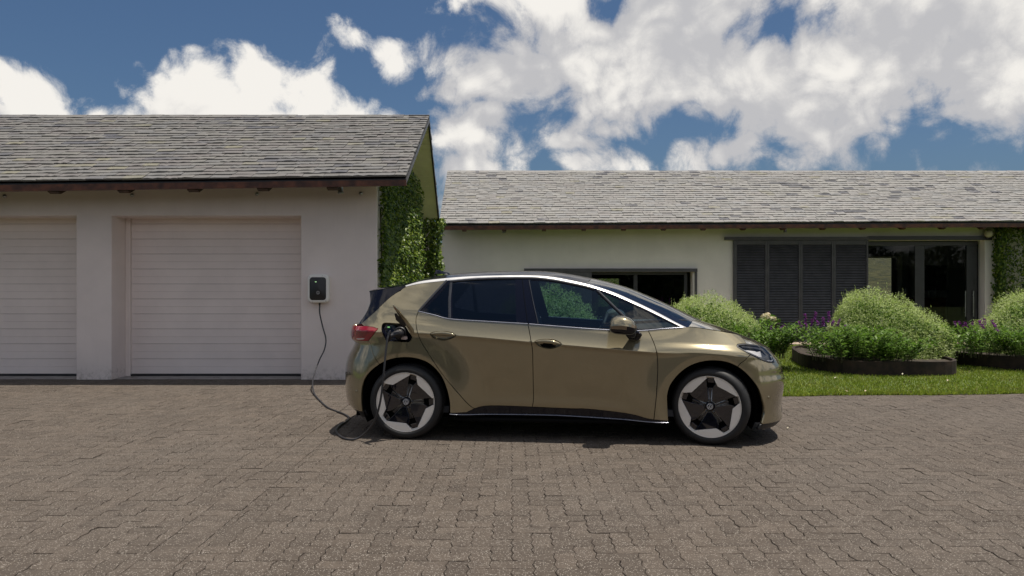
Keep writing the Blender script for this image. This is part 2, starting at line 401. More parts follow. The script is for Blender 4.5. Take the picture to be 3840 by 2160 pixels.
# ---- lawn
Lp = [(LAWN_X0 + i * .25, lawn_edge(LAWN_X0 + i * .25)) for i in range(61)]
lawn = mk('lawn', [(x, y, -.004) for x, y in Lp] + [(Lp[-1][0], 19.3, .0), (LAWN_X0, 19.3, .0)], [tuple(range(len(Lp) + 2))], M_SOIL)
tag(lawn, 'strip of mown lawn between driveway and house', 'lawn', kind='structure')
def grass(n, x0, x1, yfun0, y1, hmin, hmax):
    x = RNG.uniform(x0, x1, n); e = np.array([lawn_edge(a) for a in x]); y = e + (y1 - e) * RNG.random(n) ** 1.35
    h = RNG.uniform(hmin, hmax, n); a = RNG.uniform(0, 2 * np.pi, n); w = RNG.uniform(.003, .006, n) * 1.5; ln = RNG.normal(0, .55, n)
    la = RNG.uniform(0, 2 * np.pi, n)
    h *= np.where(y - e < .12, 1.25, 1.0); ox = np.where(y - e < .05, 1.0, 0)
    B = np.stack([x, y, np.full(n, -.006)], 1); dx = np.stack([np.cos(a), np.sin(a), 0 * a], 1) * w[:, None]
    tip = B + np.stack([np.cos(la) * ln * h, np.sin(la) * ln * h - ox * .03, h], 1)
    mid = B + (tip - B) * .55 + np.stack([0 * a, 0 * a, h * .12], 1)
    V = np.stack([B - dx, B + dx, mid + dx * .7, tip, mid - dx * .7], 1).reshape(-1, 3)
    f = np.arange(n)[:, None] * 5 + np.array([[0, 1, 2, 3, 4]])
    return V, f
gv, gf = grass(150000, LAWN_X0 + .2, 13.5, None, 19.0, .025, .055)
tag(fast('grass', gv, gf, M_GRASS), 'short mown green grass covering the lawn', 'grass', kind='stuff')
turf = mk('turf', [(x, y + .03, .006) for x, y in Lp] + [(Lp[-1][0], 19.2, .006), (LAWN_X0, 19.2, .006)], [tuple(range(len(Lp) + 2))], M_TURF, lawn)
path = MB().box((2.3, 18.1, -.02), (13.2, 19.22, .03)).build('path', M_PATH, bevel=.01); tag(path, 'pale path slab along the foot of the house wall', 'path', kind='structure')
# ---- hillside seen through the house
hv, hf = [], []
for j in range(30):
    for i in range(61):
        x = -60 + i * 3.0; y = 34 + j * 2.2; t = j / 29
        z = -.4 + 6.2 * t * t * (3 - 2 * t) + .25 * math.sin(x * .7 + j) * t + .3 * math.sin(x * .23 + j * .6) * t
        hv.append((x, y, z))
for j in range(29):
    for i in range(60): a = j * 61 + i; hf.append((a, a + 1, a + 62, a + 61))
tag(mk('hillside', hv, hf, M_HILL, smooth=True), 'scrubby green hillside seen through the house', 'hill', kind='structure')
# ================================================================== leaves
def leaf_quads(P, Nn, size, aspect, droop=0.0, jitter=.5, fold=.15, updir=None):
    """rhombic leaf per point: P (n,3) base points, Nn (n,3) facing normals"""
    n = len(P); s = size * RNG.uniform(.7, 1.3, n)
    Nn = Nn + RNG.normal(0, jitter, (n, 3)); Nn /= np.linalg.norm(Nn, axis=1)[:, None] + 1e-9
    t = (np.tile([0, 0, -1.0], (n, 1)) if updir is None else updir) + RNG.normal(0, .6, (n, 3))
    t -= Nn * (t * Nn).sum(1)[:, None]; t /= np.linalg.norm(t, axis=1)[:, None] + 1e-9
    b = np.cross(Nn, t)
    L = t * s[:, None]; Wd = b * (s * aspect * .5)[:, None]
    V = np.stack([P, P + L * .45 + Wd + Nn * (s * fold)[:, None], P + L - Nn * (s * droop)[:, None], P + L * .45 - Wd + Nn * (s * fold)[:, None]], 1).reshape(-1, 3)
    return V, np.arange(n)[:, None] * 4 + np.array([[0, 1, 2, 3]])
# ================================================================== buildings
def patch(a, b, c, d):
    """bilinear roof patch: a,b eave left/right, c,d ridge left/right"""
    a, b, c, d = map(Vector, (a, b, c, d))
    return lambda s, t: (a * (1 - s) + b * s) * (1 - t) + (c * (1 - s) + d * s) * t
def slate_mesh(k, w, L, t):
    rr = random.Random(100 + k); v = []; n = 5
    bot = [(-w / 2 + w * i / (n - 1), -rr.uniform(0, .010) - (rr.uniform(.004, .012) if i in (0, n - 1) and rr.random() < .4 else 0) * -1) for i in range(n)]
    lo = [(x, y, 0.0) for x, y in bot] + [(w / 2, L, 0), (-w / 2, L, 0)]
    v = [(x, y, t * rr.uniform(.8, 1.25) if y < L * .5 else t) for x, y, z in lo] + [(x + rr.gauss(0, .001), y + rr.uniform(-.002, .004), 0) for x, y, z in lo]
    m = len(lo); f = [tuple(range(m)), tuple(range(2 * m - 1, m - 1, -1))] + [(i, m + i, m + (i + 1) % m, (i + 1) % m) for i in range(m)]
    return v, f
def slate_roof(roof, pf, width, rows, slen, mat, w0, vis, seed):
    rr = random.Random(seed); var = [slate_mesh(seed + k, 1.0, 1.0, 1.0) for k in range(8)]
    pieces = []
    for r in range(rows):
        t = r / rows; x = -rr.uniform(0, w0)
        while x < width - .01:
            w = w0 * rr.uniform(.78, 1.22); xa, xb = max(x, 0), min(x + w, width); x += w
            if xb - xa < .05: continue
            pieces.append((r, t, xa, xb, rr.randrange(8), rr.gauss(0, .0028), rr.gauss(0, .0022), rr.uniform(.021, .029)))
    def place(pc):
        r, t, xa, xb, k, du, dr, th = pc
        s0, s1 = xa / width, xb / width
        o = pf((s0 + s1) / 2, t); X = (pf(s1, t) - pf(s0, t)); wv = X.length - rr.uniform(.003, .007); X.normalize()
        Y = (pf((s0 + s1) / 2, min(t + .2, 1.2)) - o).normalized(); N = X.cross(Y).normalized(); Y = N.cross(X)
        ex = slen / rows; L = ex * 1.75
        # tilt so the tail rides on the course below
        q = Matrix.Rotation(-.085 + dr, 3, X); Y2 = q @ Y; N2 = q @ N
        M = Matrix((X, Y2, N2)).transposed().to_4x4(); M.translation = o + N * (.040 + abs(dr)) + Y * du
        S = Matrix.Diagonal((wv, L, th, 1))
        R = Matrix.Rotation(rr.gauss(0, .006), 4, 'Z')
        return M @ R @ S
    vis_i = sorted([i for i, p in enumerate(pieces) if vis((pf((p[2] + p[3]) / 2 / width, p[1])))], key=lambda i: (pieces[i][0], rr.random()))[:285]
    vset = set(vis_i); meshes = []
    for v, f in var:
        me = bpy.data.meshes.new('slate'); me.from_pydata(v, [], f); me.materials.append(mat); meshes.append(me)
    VV, FF = [], []
    for i, p in enumerate(pieces):
        M = place(p)
        if i in vset:
            o = bpy.data.objects.new('slate', meshes[p[4]]); link(o, roof); o.matrix_local = M
        else:
            b = len(VV); v, f = var[p[4]]; VV += [tuple(M @ Vector(q)) for q in v]; FF += [tuple(j + b for j in g) for g in f]
    tag(mk('slate_courses', VV, FF, mat, roof), kind='stuff')
def ridge_slates(roof, pf_f, pf_b, width, mat, seed, w0=.26, hh=.17):
    rr = random.Random(seed); x = 0; 
    while x < width - .02:
        w = w0 * rr.uniform(.85, 1.15); s0, s1 = x / width, min(x + w, width) / width; x += w
        VV = []
        for pf, sg in ((pf_f, 1), (pf_b, 1)):
            for s in (s0 + .002 / width, s1 - .002 / width):
                top = pf(s, 1.0) + Vector((0, 0, .062 + rr.uniform(-.006, .008))); dn = (pf(s, .9) - pf(s, 1.0)).normalized()
                lo = top + dn * (hh + rr.uniform(-.01, .012)); VV += [top, lo]
        VV = [tuple(v) for v in VV]; n = len(VV)
        th = [(x_, y_, z_ - .016) for x_, y_, z_ in VV]
        f = [(1, 3, 2, 0), (4, 6, 7, 5), (n + 0, n + 2, n + 3, n + 1), (n + 5, n + 7, n + 6, n + 4), (1, n + 1, n + 3, 3), (0, 1, n + 1, n + 0)[0:4], (2, n + 2, n + 3, 3), (0, n, n + 1, 1), (5, 7, n + 7, n + 5)]
        mk('ridge_slate', VV + th, f, mat, roof)
# ---------------------------------------------------------------- garage building
gar = tag(empty('garage_building', (-6, 13, 0)), 'white plastered garage with slate roof and two roller doors', 'building')
def loc(o, root):
    """keep world coordinates under a root that is not at the origin"""
    o.matrix_parent_inverse = Matrix.Translation(-root.location); return o
GY, GD = 11.656, 12.10; GX1 = -2.032; GX0 = -13.2; OT = 2.469
def gbox(name, a, b, mat, bevel=0, par=None): return loc(MB().box(a, b).build(name, mat, gar, bevel=bevel), gar)
# front wall: pillars, lintel
fw = [(GX1, -.04), (GX1, 2.95), (GX0, 2.95), (GX0, -.04), (-12.8, -.04), (-12.8, OT), (-9.955, OT), (-9.955, -.04), (-9.42, -.04), (-9.42, OT), (-6.569, OT), (-6.569, -.04), (-6.035, -.04), (-6.035, OT), (-3.183, OT), (-3.183, -.04)]
loc(MB().prism([(x, GY, z) for x, z in fw], (0, .944, 0)).build('front_wall', M_PLASTER, gar, bevel=.012), gar)
# gable walls + back wall
gg = MB().prism([(GX1 - .003, 12.601, -.04), (GX1 - .003, 15.3, -.04), (GX1 - .003, 15.3, 2.95), (GX1 - .003, 14.0, 4.2), (GX1 - .003, 12.601, 3.6)], (-.25, 0, 0)).build('gable_wall', M_PLASTER, gar); loc(gg, gar)
gbox('back_wall', (GX0, 15.08, -.04), (GX1 - .26, 15.3, 2.95), M_PLASTER)
# garage doors with slats
for (x0, x1) in ((-6.035, -3.183), (-9.42, -6.569), (-12.8, -9.955)):
    door = bpy.data.objects.new('garage_door', None); link(door, gar); door.location = Vector((x0, GD, 0)) - gar.location
    w = x1 - x0; ph = .1172
    MB().box((.08, .030, .03), (w - .005, .045, OT + .1)).build('backing', M_GALV, door)
    for k in range(22):
        z0 = .035 + k * ph; gap = .0032 if k % 2 == 0 else .0002
        if z0 > OT + .05: break
        MB().box((.078, 0.002 * (k % 2), z0 + gap), (w - .004, .032, z0 + ph - .0008)).build('door_slat', M_DOOR, door, bevel=.0016, seg=1)
    MB().box((.0, -.03, 0), (.075, .05, OT + .05)).build('door_rail', M_DOOR, door, bevel=.006)
    MB().box((.075, -.012, 0.0), (w, .05, .028)).build('rubber_seal', M_METALDK, door)
    MB().box((0.0, -.028, OT - .005), (w, .05, OT + .09)).build('head_rail', M_DOOR, door, bevel=.006)
gbox('door_sill', (GX0 + .4, GY + .05, -.03), (-3.2, GD + .06, .002), simple('sill_concrete', (.30, .28, .27), .9, bscale=60))
gbox('garage_ceiling', (GX0, 12.62, 2.60), (GX1 - .26, 15.07, 2.66), M_PLASTER)
# roof
XR = -1.497
gf = patch((GX0 - .5, 10.95, 2.770), (XR, 10.95, 2.925), (GX0 - .5, 14.0, 4.43), (XR, 14.0, 4.43))
gb = patch((GX0 - .5, 15.91, 2.82), (XR, 15.91, 2.82), (GX0 - .5, 14.0, 4.43), (XR, 14.0, 4.43))
roof = bpy.data.objects.new('roof', None); link(roof, gar); loc(roof, gar)
wd = XR - GX0 + .5
def vis_l(p): return -7.35 < p.x < XR and p.y < 14
slate_roof(roof, gf, wd, 24, 3.41, M_SLATE_L, .255, vis_l, 11)
def deck(pf, th, name, mat, s0=0.0, s1=1.0, t0=0.0, t1=1.0, par=None, off=0.0):
    c = [pf(s0, t0), pf(s1, t0), pf(s1, t1), pf(s0, t1)]; c = [p - Vector((0, 0, off)) for p in c]
    return MB().prism(c, (0, 0, -th)).build(name, mat, par)
deck(gf, .05, 'roof_deck', M_METALDK, par=roof, s1=.9985, t0=.01)
ov = 1 - .54 / wd
deck(gb, .03, 'roof_deck', M_METALDK, par=roof, s1=.9985)
# back slope slates (only their edge shows at the verge)
bs = []
for k in range(20):
    t = k / 20; a = gb(.97, t); b = gb(1.0, t); up = (gb(1, 1) - gb(1, 0)).normalized(); nn = Vector((0, .55, .83))
    m = MB(); m.prism([a + nn * .012, b + Vector((random.uniform(-.004, .012), 0, 0)) + nn * .012, b + up * .2 + nn * .004, a + up * .2 + nn * .004], nn * .016); m.build('verge_slate', M_SLATE_L, roof)
for k in range(20):
    t = k / 20; up = (gf(1, 1) - gf(1, 0)).normalized()
# soffit boards of the gable overhang under the back slope
n = Vector((0, .6, .8)); 
for k in range(19):
    t0, t1 = k / 19, (k + 1) / 19 - .006
    c = [gb(ov, t0), gb(.9975, t0), gb(.9975, t1), gb(ov, t1)]
    c = [p - Vector((0, 0, .034)) for p in c]
    MB().prism(c, (0, .004, -.016)).build('soffit_board', M_SOFFIT, roof)
for k in range(12):
    t0, t1 = k / 12, (k + 1) / 12 - .006
    c = [gf(ov, t0), gf(.9975, t0), gf(.9975, t1), gf(ov, t1)]; c = [p - Vector((0, 0, .055)) for p in c]
    MB().prism(c, (0, -.004, -.016)).build('soffit_board', M_SOFFIT, roof)
# barge boards
for pf, hgt in ((gf, .065), (gb, .075)):
    a, b = pf(1, 0), pf(1, 1); c = [a + Vector((.003, 0, .01)), b + Vector((.003, 0, .01)), b + Vector((.003, 0, -hgt)), a + Vector((.003, 0, -hgt))]
    loc(MB().prism(c, (-.022, 0, 0)).build('barge_board', M_METALDK, gar), gar)
ridge_slates(roof, gf, gb, wd, M_SLATE_L, 5)
# fascia
a, b = gf(0, 0), gf(1, 0)
c = [a + Vector((0, -.012, -.008)), b + Vector((.002, -.012, -.008)), b + Vector((.002, -.012, -.092)), a + Vector((0, -.012, -.112))]
loc(MB().prism(c, (0, .03, 0)).build('fascia', M_FASCIA, gar), gar)
for i in range(9):
    x = -7.55 + i * .99 if i < 7 else None
    if x is None or x > -1.9: continue
    s = (x - (GX0 - .5)) / wd; p = gf(s, 0)
    loc(MB().prism([(x - .03, p.y + .02, p.z - .085), (x - .03, p.y + .02, p.z - .110), (x - .03, p.y + .09, p.z - .134), (x - .03, 11.65, p.z - .134 + .26), (x - .03, 11.65, p.z + .22)], (.15, 0, 0)).build('rafter', M_RAFTER, gar), gar)
for (px, py) in ((18, 736), (496, 732), (964, 728), (1353, 726)):
    x, z = (px - 1920) * GY / 2900, CAM_H - (py - 1062) * GY / 2900
    m = MB().lathe([(.001, .035), (.014, .034), (.016, .012), (.028, .010), (.028, 0)], Matrix.Translation((x, GY, z)) @ Matrix.Rotation(math.radians(90), 4, 'X'), 12)
    loc(m.build('wall_fixing', M_GALV, gar, smooth=True), gar)
def spotlight(name, x, y, z, label):
    r = empty(name, (x, y, z)); tag(r, label, 'light')
    MB().box((-.035, -.02, -.01), (.035, .06, .03)).build('bracket', M_GALV, r, bevel=.006)
    MB().lathe([(.001, 0), (.034, 0), (.036, -.012), (.036, -.085), (.044, -.09), (.044, -.105), (.030, -.105), (.028, -.09), (.001, -.088)], Matrix.Translation((0, 0, 0)) @ Matrix.Rotation(.2, 4, 'X'), 16).build('lamp_housing', M_GALV, r, smooth=True)
spotlight('eave_spotlight', (1276 - 1920) * 11.2 / 2900, 11.2, 2.86, 'small galvanised spotlight under the garage eave, left of the ivy')

# ---------------------------------------------------------------- house on the right
house = tag(empty('house', (6, 21, 0)), 'long low plastered house with slate roof, louvre shutters and sliding door', 'building')
HY = 19.25; HX0 = -1.74; HX1 = 15.5; HT = .28
def hb(name, a, b, mat, bevel=0): return loc(MB().box(a, b).build(name, mat, house, bevel=bevel), house)
WX0, WX1, WZ0, WZ1 = .55, 4.50, .55, 1.735      # low window
DX0, DX1, DZ1 = 5.49, 11.77, 2.52               # shutters + sliding door
# front wall in pieces that butt
hb('wall', (HX0, HY, -.05), (WX0, HY + HT, 2.88), M_HPLASTER)
hb('wall', (WX0, HY, -.05), (WX1, HY + HT, WZ0), M_HPLASTER)
hb('wall', (WX0, HY, WZ1), (WX1, HY + HT, 2.88), M_HPLASTER)
hb('wall', (WX1, HY, -.05), (8.6, HY + HT, 2.88), M_HPLASTER)
hb('wall', (8.6, HY, DZ1), (DX1, HY + HT, 2.88), M_HPLASTER)
hb('wall', (DX1, HY, -.05), (HX1, HY + HT, 2.88), M_HPLASTER)
hb('end_wall', (HX0, HY + HT, -.05), (HX0 + .25, 25.0, 2.88), M_HPLASTER)
hb('end_wall', (HX1 - .25, HY + HT, -.05), (HX1, 25.0, 2.88), M_ROOM)
BY = 24.6
OX0, OX1, OZ1 = 9.4, 12.22, 2.26                # opening in the back wall
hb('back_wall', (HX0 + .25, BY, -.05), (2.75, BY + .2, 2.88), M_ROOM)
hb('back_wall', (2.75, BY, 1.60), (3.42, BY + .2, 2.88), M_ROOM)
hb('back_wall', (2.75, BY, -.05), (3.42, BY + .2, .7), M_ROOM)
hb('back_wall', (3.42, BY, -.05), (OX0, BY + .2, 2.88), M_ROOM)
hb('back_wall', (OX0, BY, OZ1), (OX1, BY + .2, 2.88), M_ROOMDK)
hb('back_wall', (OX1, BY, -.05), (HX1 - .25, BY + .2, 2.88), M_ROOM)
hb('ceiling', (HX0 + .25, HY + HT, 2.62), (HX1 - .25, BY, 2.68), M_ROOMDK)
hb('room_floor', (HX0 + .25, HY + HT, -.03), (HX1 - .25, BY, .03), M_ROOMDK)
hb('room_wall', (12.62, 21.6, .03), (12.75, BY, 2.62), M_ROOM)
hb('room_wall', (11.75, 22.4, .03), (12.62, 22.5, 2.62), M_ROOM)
hb('door_post', (OX1 - .16, BY - .04, .03), (OX1, BY - .001, OZ1), M_METALDK)
hb('door_post', (OX1 + .02, BY - .06, .03), (OX1 + .16, BY - .001, OZ1 + .06), M_HPLASTER)
hb('door_head', (OX0, BY - .03, OZ1 + .002), (OX1 + .018, BY - .001, OZ1 + .05), M_HPLASTER)
# roof
rf = patch((-1.755, 18.55, 2.835), (HX1 + .5, 18.55, 2.915), (-1.84, 22.0, 4.58), (HX1 + .5, 22.0, 4.58))
rb = patch((-1.755, 25.6, 2.84), (HX1 + .5, 25.6, 2.84), (-1.84, 22.0, 4.58), (HX1 + .5, 22.0, 4.58))
hroof = bpy.data.objects.new('roof', None); link(hroof, house); loc(hroof, house)
wd2 = HX1 + .5 + 1.755
def vis_r(p): return -2 < p.x < .66 * p.y and p.y < 22
slate_roof(hroof, rf, wd2, 25, 3.86, M_SLATE_R, .262, vis_r, 31)
deck(rf, .05, 'roof_deck', M_METALDK, par=hroof, s0=.001, t0=.01)
deck(rb, .05, 'roof_deck', M_METALDK, par=hroof, s0=.001)
ridge_slates(hroof, rf, rb, wd2, M_SLATE_R, 9, .265, .2)
a, b = rf(0, 0), rf(1, 0)
c = [a + Vector((.03, -.012, -.008)), b + Vector((0, -.012, -.008)), b + Vector((0, -.012, -.098)), a + Vector((.03, -.012, -.105))]
loc(MB().prism(c, (0, .03, 0)).build('fascia', M_FASCIA, house), house)
loc(MB().prism([rf(0, 0) + Vector((.012, .03, -.06)), rf(0, 1) + Vector((.012, 0, -.06)), rf(0, 1) + Vector((.012, 0, .0)), rf(0, 0) + Vector((.012, .03, .0))], (.03, 0, 0)).build('barge_board', M_HPLASTER, house), house)
for i in range(17):
    x = -1.2 + i * .96; s = (x + 1.755) / wd2; p = rf(s, 0)
    loc(MB().prism([(x, p.y + .02, p.z - .08), (x, p.y + .02, p.z - .118), (x, p.y + .12, p.z - .14), (x, HY - .002, p.z + .12), (x, HY - .002, p.z + .2)], (.10, 0, 0)).build('rafter', M_FASCIA, house), house)
spotlight('eave_spotlight', (2945 - 1920) * 18.75 / 2900, 18.75, 2.79, 'small spotlight under the house eave, above the louvre shutters')
spotlight('eave_spotlight', (1890 - 1920) * 18.75 / 2900, 18.75, 2.78, 'small spotlight under the house eave, above the car roof')
# low window
win = bpy.data.objects.new('window', None); link(win, house); loc(win, house)
def wb(name, a, b, mat, par, bevel=.004): return MB().box(a, b).build(name, mat, par, bevel=bevel)
M_GLASS_H = glass_mat('house_glass', (.55, .58, .55), 1.6, 1.5)
wb('head_track', (.3, HY - .07, WZ1 + .0), (4.60, HY - .002, WZ1 + .085), M_DARK, win)
wb('side_track', (4.545, HY - .045, .62), (4.60, HY - .002, WZ1 - .001), M_DARK, win)
wb('shutter_panel', (.35, HY - .055, WZ0), (1.98, HY - .012, WZ1 - .002), M_DARK, win)
fy = HY + .16
for (x0, x1, z0, z1) in ((1.2, 1.28, WZ0, WZ1 - .07), (4.32, 4.40, WZ0, WZ1 - .07), (3.05, 3.15, WZ0, WZ1 - .07), (1.2, 4.40, WZ1 - .069, WZ1 - .001), (1.281, 4.319, WZ0, WZ0 + .06)):
    if z1 - z0 < .08: wb('rail', (x0, fy, z0), (x1, fy + .05, z1), M_METALDK, win)
    else: wb('stile', (x0, fy + .002, z0), (x1, fy + .052, z1), M_METALDK, win)
wb('pane', (1.28, fy + .02, WZ0 + .06), (3.05, fy + .026, WZ1 - .07), M_GLASS_H, win, 0)
wb('pane', (3.15, fy + .03, WZ0 + .06), (4.32, fy + .036, WZ1 - .07), M_GLASS_H, win, 0)
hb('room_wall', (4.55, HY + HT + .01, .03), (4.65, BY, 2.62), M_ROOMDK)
# louvre shutters (four leaves)
trk = wb('shutter_track', (5.28, HY - .10, 2.525), (8.84, HY - .003, 2.60), M_DARK, None); link_par = trk; trk.parent = house; loc(trk, house)
trk = wb('shutter_track', (8.841, HY - .09, 2.525), (11.9, HY - .003, 2.62), M_METALDK, None); trk.parent = house; loc(trk, house)
xs = [5.49, 6.33, 7.16, 7.98, 8.84]
sl_me = None
for i in range(4):
    x0, x1 = xs[i] + .002, xs[i + 1] - .002
    sh = bpy.data.objects.new('louvre_shutter', None); link(sh, house); sh.location = Vector((x0, HY - .075, .03)) - house.location
    w = x1 - x0; H = 2.49; st = .085
    wb('stile', (0, 0, 0), (st if i == 0 else st * .55, .05, H), M_DARK, sh); wb('stile', (w - st * .55, 0, 0), (w, .05, H), M_DARK, sh)
    l0, l1 = (st if i == 0 else st * .55) + .001, w - st * .55 - .001
    wb('rail', (l0, .003, 0), (l1, .047, .13), M_DARK, sh); wb('rail', (l0, .003, H - .11), (l1, .047, H), M_DARK, sh)
    me = None
    for k in range(35):
        z = .135 + k * .0643
        if me is None:
            o = MB().prism([(0, 0.004, 0), (0, .012, -.002), (0, .046, .046), (0, .036, .050)], (l1 - l0, 0, 0)).build('slat', M_DARK, sh); me = o.data
        else: o = bpy.data.objects.new('slat', me); link(o, sh)
        o.location = (l0, 0, z)
    wb('backing', (l0, .0475, .02), (l1, .0495, H - .02), M_METALDK, sh, 0)
# sliding glass door
sdoor = bpy.data.objects.new('sliding_door', None); link(sdoor, house); loc(sdoor, house)
fy = HY + .17
for (x0, x1) in ((8.76, 8.84), (10.12, 10.36), (11.42, 11.68)): wb('stile', (x0, fy, .03), (x1, fy + .06, 2.40), M_METALDK, sdoor)
wb('rail', (8.6, fy + .002, 2.401), (11.70, fy + .058, 2.50), M_METALDK, sdoor); wb('rail', (8.6, fy + .002, 0.0), (11.70, fy + .058, .029), M_METALDK, sdoor)
M_GLASS_D = glass_mat('door_glass', (.80, .82, .80), .6, 1.45)
wb('pane', (8.84, fy + .02, .03), (10.12, fy + .026, 2.40), M_GLASS_D, sdoor, 0); wb('pane', (10.36, fy + .03, .03), (11.42, fy + .036, 2.40), M_GLASS_D, sdoor, 0)
for x, y in ((11.36, fy - .05), (11.56, fy - .05)):
    hm = MB().tube([(x, y, .62), (x, y, 1.26)], .013, 8); hm.tube([(x, y, .72), (x, fy, .72)], .008, 6); hm.tube([(x, y, 1.16), (x, fy, 1.16)], .008, 6); hm.build('pull_handle', M_GALV, sdoor)
lp = MB().box((8.80, HY - .095, 1.12), (8.87, HY - .076, 1.40)).build('lock_plate', simple('lock_grey', (.55, .53, .50), .4, var=.03), house, bevel=.015); loc(lp, house)
lg = MB().box((8.815, HY - .101, 1.20), (8.855, HY - .0955, 1.33)).build('lock_grip', M_METALDK, house, bevel=.002); loc(lg, house)
# globe lamp by the ivy
gl = empty('globe_lamp', (11.77, HY, 2.68)); tag(gl, 'round cream globe lamp at the right end of the house wall', 'lamp')
MB().lathe([(.001, .10), (.05, .095), (.085, .06), (.10, 0), (.085, -.06), (.05, -.09), (.001, -.1)], Matrix.Translation((0, -.16, 0)), 18).build('globe', simple('globe_cream', (.55, .50, .36), .4, var=.03), gl, smooth=True)
MB().tube([(0, -.002, -.1), (0, -.08, -.13), (0, -.16, -.1)], .014, 8).build('arm', M_DARK, gl)
# ---------------------------------------------------------------- things inside the house
tv = empty('television', (12.05, 22.33, 1.25)); tag(tv, 'dark flat television on the room wall behind the sliding door', 'television')
wb('housing', (-.62 + .3, 0, 0), (.50, .06, .72), M_BLACKGL, tv, .006); wb('screen', (-.30, -.004, .02), (.48, -.001, .70), M_BLACKGL, tv, 0)
sb = empty('sideboard', (11.6, 21.75, .03)); tag(sb, 'dark red wooden sideboard below the television', 'sideboard')
wb('top', (-.72, -.02, .98), (.62, .48, 1.02), M_WOODDK, sb); wb('carcass', (-.70, 0, .06), (.60, .46, .979), M_WOODDK, sb)
for k in range(3): wb('door', (-.69 + k * .43, -.018, .1), (-.69 + k * .43 + .42, -.001, .96), M_WOODDK, sb)
M_BOTTLE = simple('bottle_glass', (.18, .17, .15), .15, var=.1)
for k, (x, s) in enumerate(((-.42, 1.0), (-.02, .7), (.25, .9), (.42, 1.05))):
    bt = MB().lathe([(.001, 0), (.035, 0), (.037, .12 * s), (.014, .18 * s), (.013, .25 * s), (.001, .25 * s)], Matrix.Translation((11.6 + x, 21.95, 1.051)), 12).build('bottle', M_BOTTLE, smooth=True)
    tag(bt, ['tall bottle at the left end of the sideboard', 'shortest bottle in the middle of the sideboard', 'slim bottle right of the middle of the sideboard', 'tallest bottle at the right end of the sideboard'][k], 'bottle', 'bottles on the sideboard')
ch = empty('armchair', (10.45, 20.3, .03), .5); tag(ch, 'dark metal-framed armchair just inside the sliding door', 'chair')
wb('seat', (-.3, -.3, .36), (.3, .3, .46), M_ROOMDK, ch, .03); wb('backrest', (-.3, .26, .50), (.3, .34, .86), M_ROOMDK, ch, .03)
for sx in (-.31, .31):
    MB().tube([(sx, -.3, 0), (sx, -.32, .62), (sx, .3, .64), (sx, .36, 0)], .013, 8).build('leg_frame', M_GALV, ch)
tb = empty('dining_table', (10.6, 23.2, .03)); tag(tb, 'dark dining table at the back of the room', 'table')
wb('table_top', (-.9, -.45, .70), (.5, .45, .74), M_ROOMDK, tb)
for sx in (-.84, .44):
    for sy in (-.39, .39): wb('leg', (sx - .03, sy - .03, 0), (sx + .03, sy + .03, .699), M_ROOMDK, tb)
for k, (x, y) in enumerate(((9.9, 22.5), (10.75, 22.45))):
    dc = empty('dining_chair', (x, y, .03)); tag(dc, ['dark dining chair left, at the table in the back of the room', 'dark dining chair right, at the table in the back of the room'][k], 'chair', 'dining chairs')
    wb('seat', (-.21, -.2, .43), (.21, .22, .47), M_ROOMDK, dc); wb('backrest', (-.2, -.2, .62), (.2, -.17, .95), M_ROOMDK, dc)
    for sx in (-.18, .18):
        for sy in (-.185, .19): wb('leg', (sx - .015, sy - .015, 0), (sx + .015, sy + .015, .95 if sy < 0 else .429), M_METALDK, dc)
# ================================================================== plants
def vnoise(P, s):
    return (np.sin(P[:, 0] * s * 1.7 + P[:, 1] * s * .9 + 1.3) + np.sin(P[:, 1] * s * 2.1 - P[:, 2] * s * 1.4 + .4) + np.sin(P[:, 2] * s * 2.3 + P[:, 0] * s * 1.2 + 2.2) + .7 * np.sin(P[:, 0] * s * 4.1 - P[:, 2] * s * 3.7)) / 3.7
# ---- climbing ivy
def ivy_plane(name, n, fn, label, size=.06, stems=None):
    r = empty(name, (0, 0, 0)); tag(r, label, 'ivy')
    P, Nn = fn(n)
    V, Fc = leaf_quads(P, Nn, size, .85, .15, .45, .10)
    fast('foliage', V, Fc, M_IVY, r)
    if stems:
        m = MB()
        for s in stems: m.tube(s, [.012] * len(s), 6)
        m.build('stem', M_STEM, r)
    return r
def ivy_gable(n):
    y = RNG.uniform(11.68, 15.15, n * 2); z = RNG.uniform(0, 4.0, n * 2)
    top = np.where(y < 14.0, 2.80 + (y - 11.0) * .50, 4.3 - (y - 14.0) * .85)
    top = np.minimum(top, 3.75 + .2 * np.sin(y * 2.2) - np.maximum(y - 13.9, 0) * .7)
    k = z < top; y, z = y[k][:n], z[k][:n]
    q = np.stack([0 * y, y, z], 1); th = .05 + .05 * (vnoise(q, 2.4) + 1) + .20 * np.clip((y - 13.0) / 2.0, 0, 1)
    x = GX1 + RNG.random(len(y)) ** .45 * th
    return np.stack([x, y, z], 1), np.tile([.55, -.3, .85], (len(y), 1))
ivy_plane('ivy', 21000, ivy_gable, 'bright green ivy climbing the garage gable wall, partly in sun', .052, [[(GX1 + .01, 12 + .5 * k, 0), (GX1 + .01, 12.1 + .5 * k, 1.2), (GX1 + .01, 11.9 + .52 * k, 2.6)] for k in range(6)])
gw = MB().box((-2.25, 16.05, -.04), (-1.66, 16.3, 2.76)).build('garden_wall', M_HPLASTER); tag(gw, 'short ivy-covered wall between the garage and the house', 'wall')
def ivy_link(n):
    f = RNG.random(n); x = np.where(f < .6, RNG.uniform(-2.2, -1.56, n), -1.62 + RNG.random(n) * .16); y = np.where(f < .6, 16.03 - RNG.random(n) ** .6 * .16, RNG.uniform(15.9, 16.4, n)); z = RNG.uniform(0, 2.82, n)
    x = x + .04 * np.sin(z * 5) 
    return np.stack([x, y, z], 1), np.where((f < .6)[:, None], [.1, -.8, .5], [.7, -.25, .6])
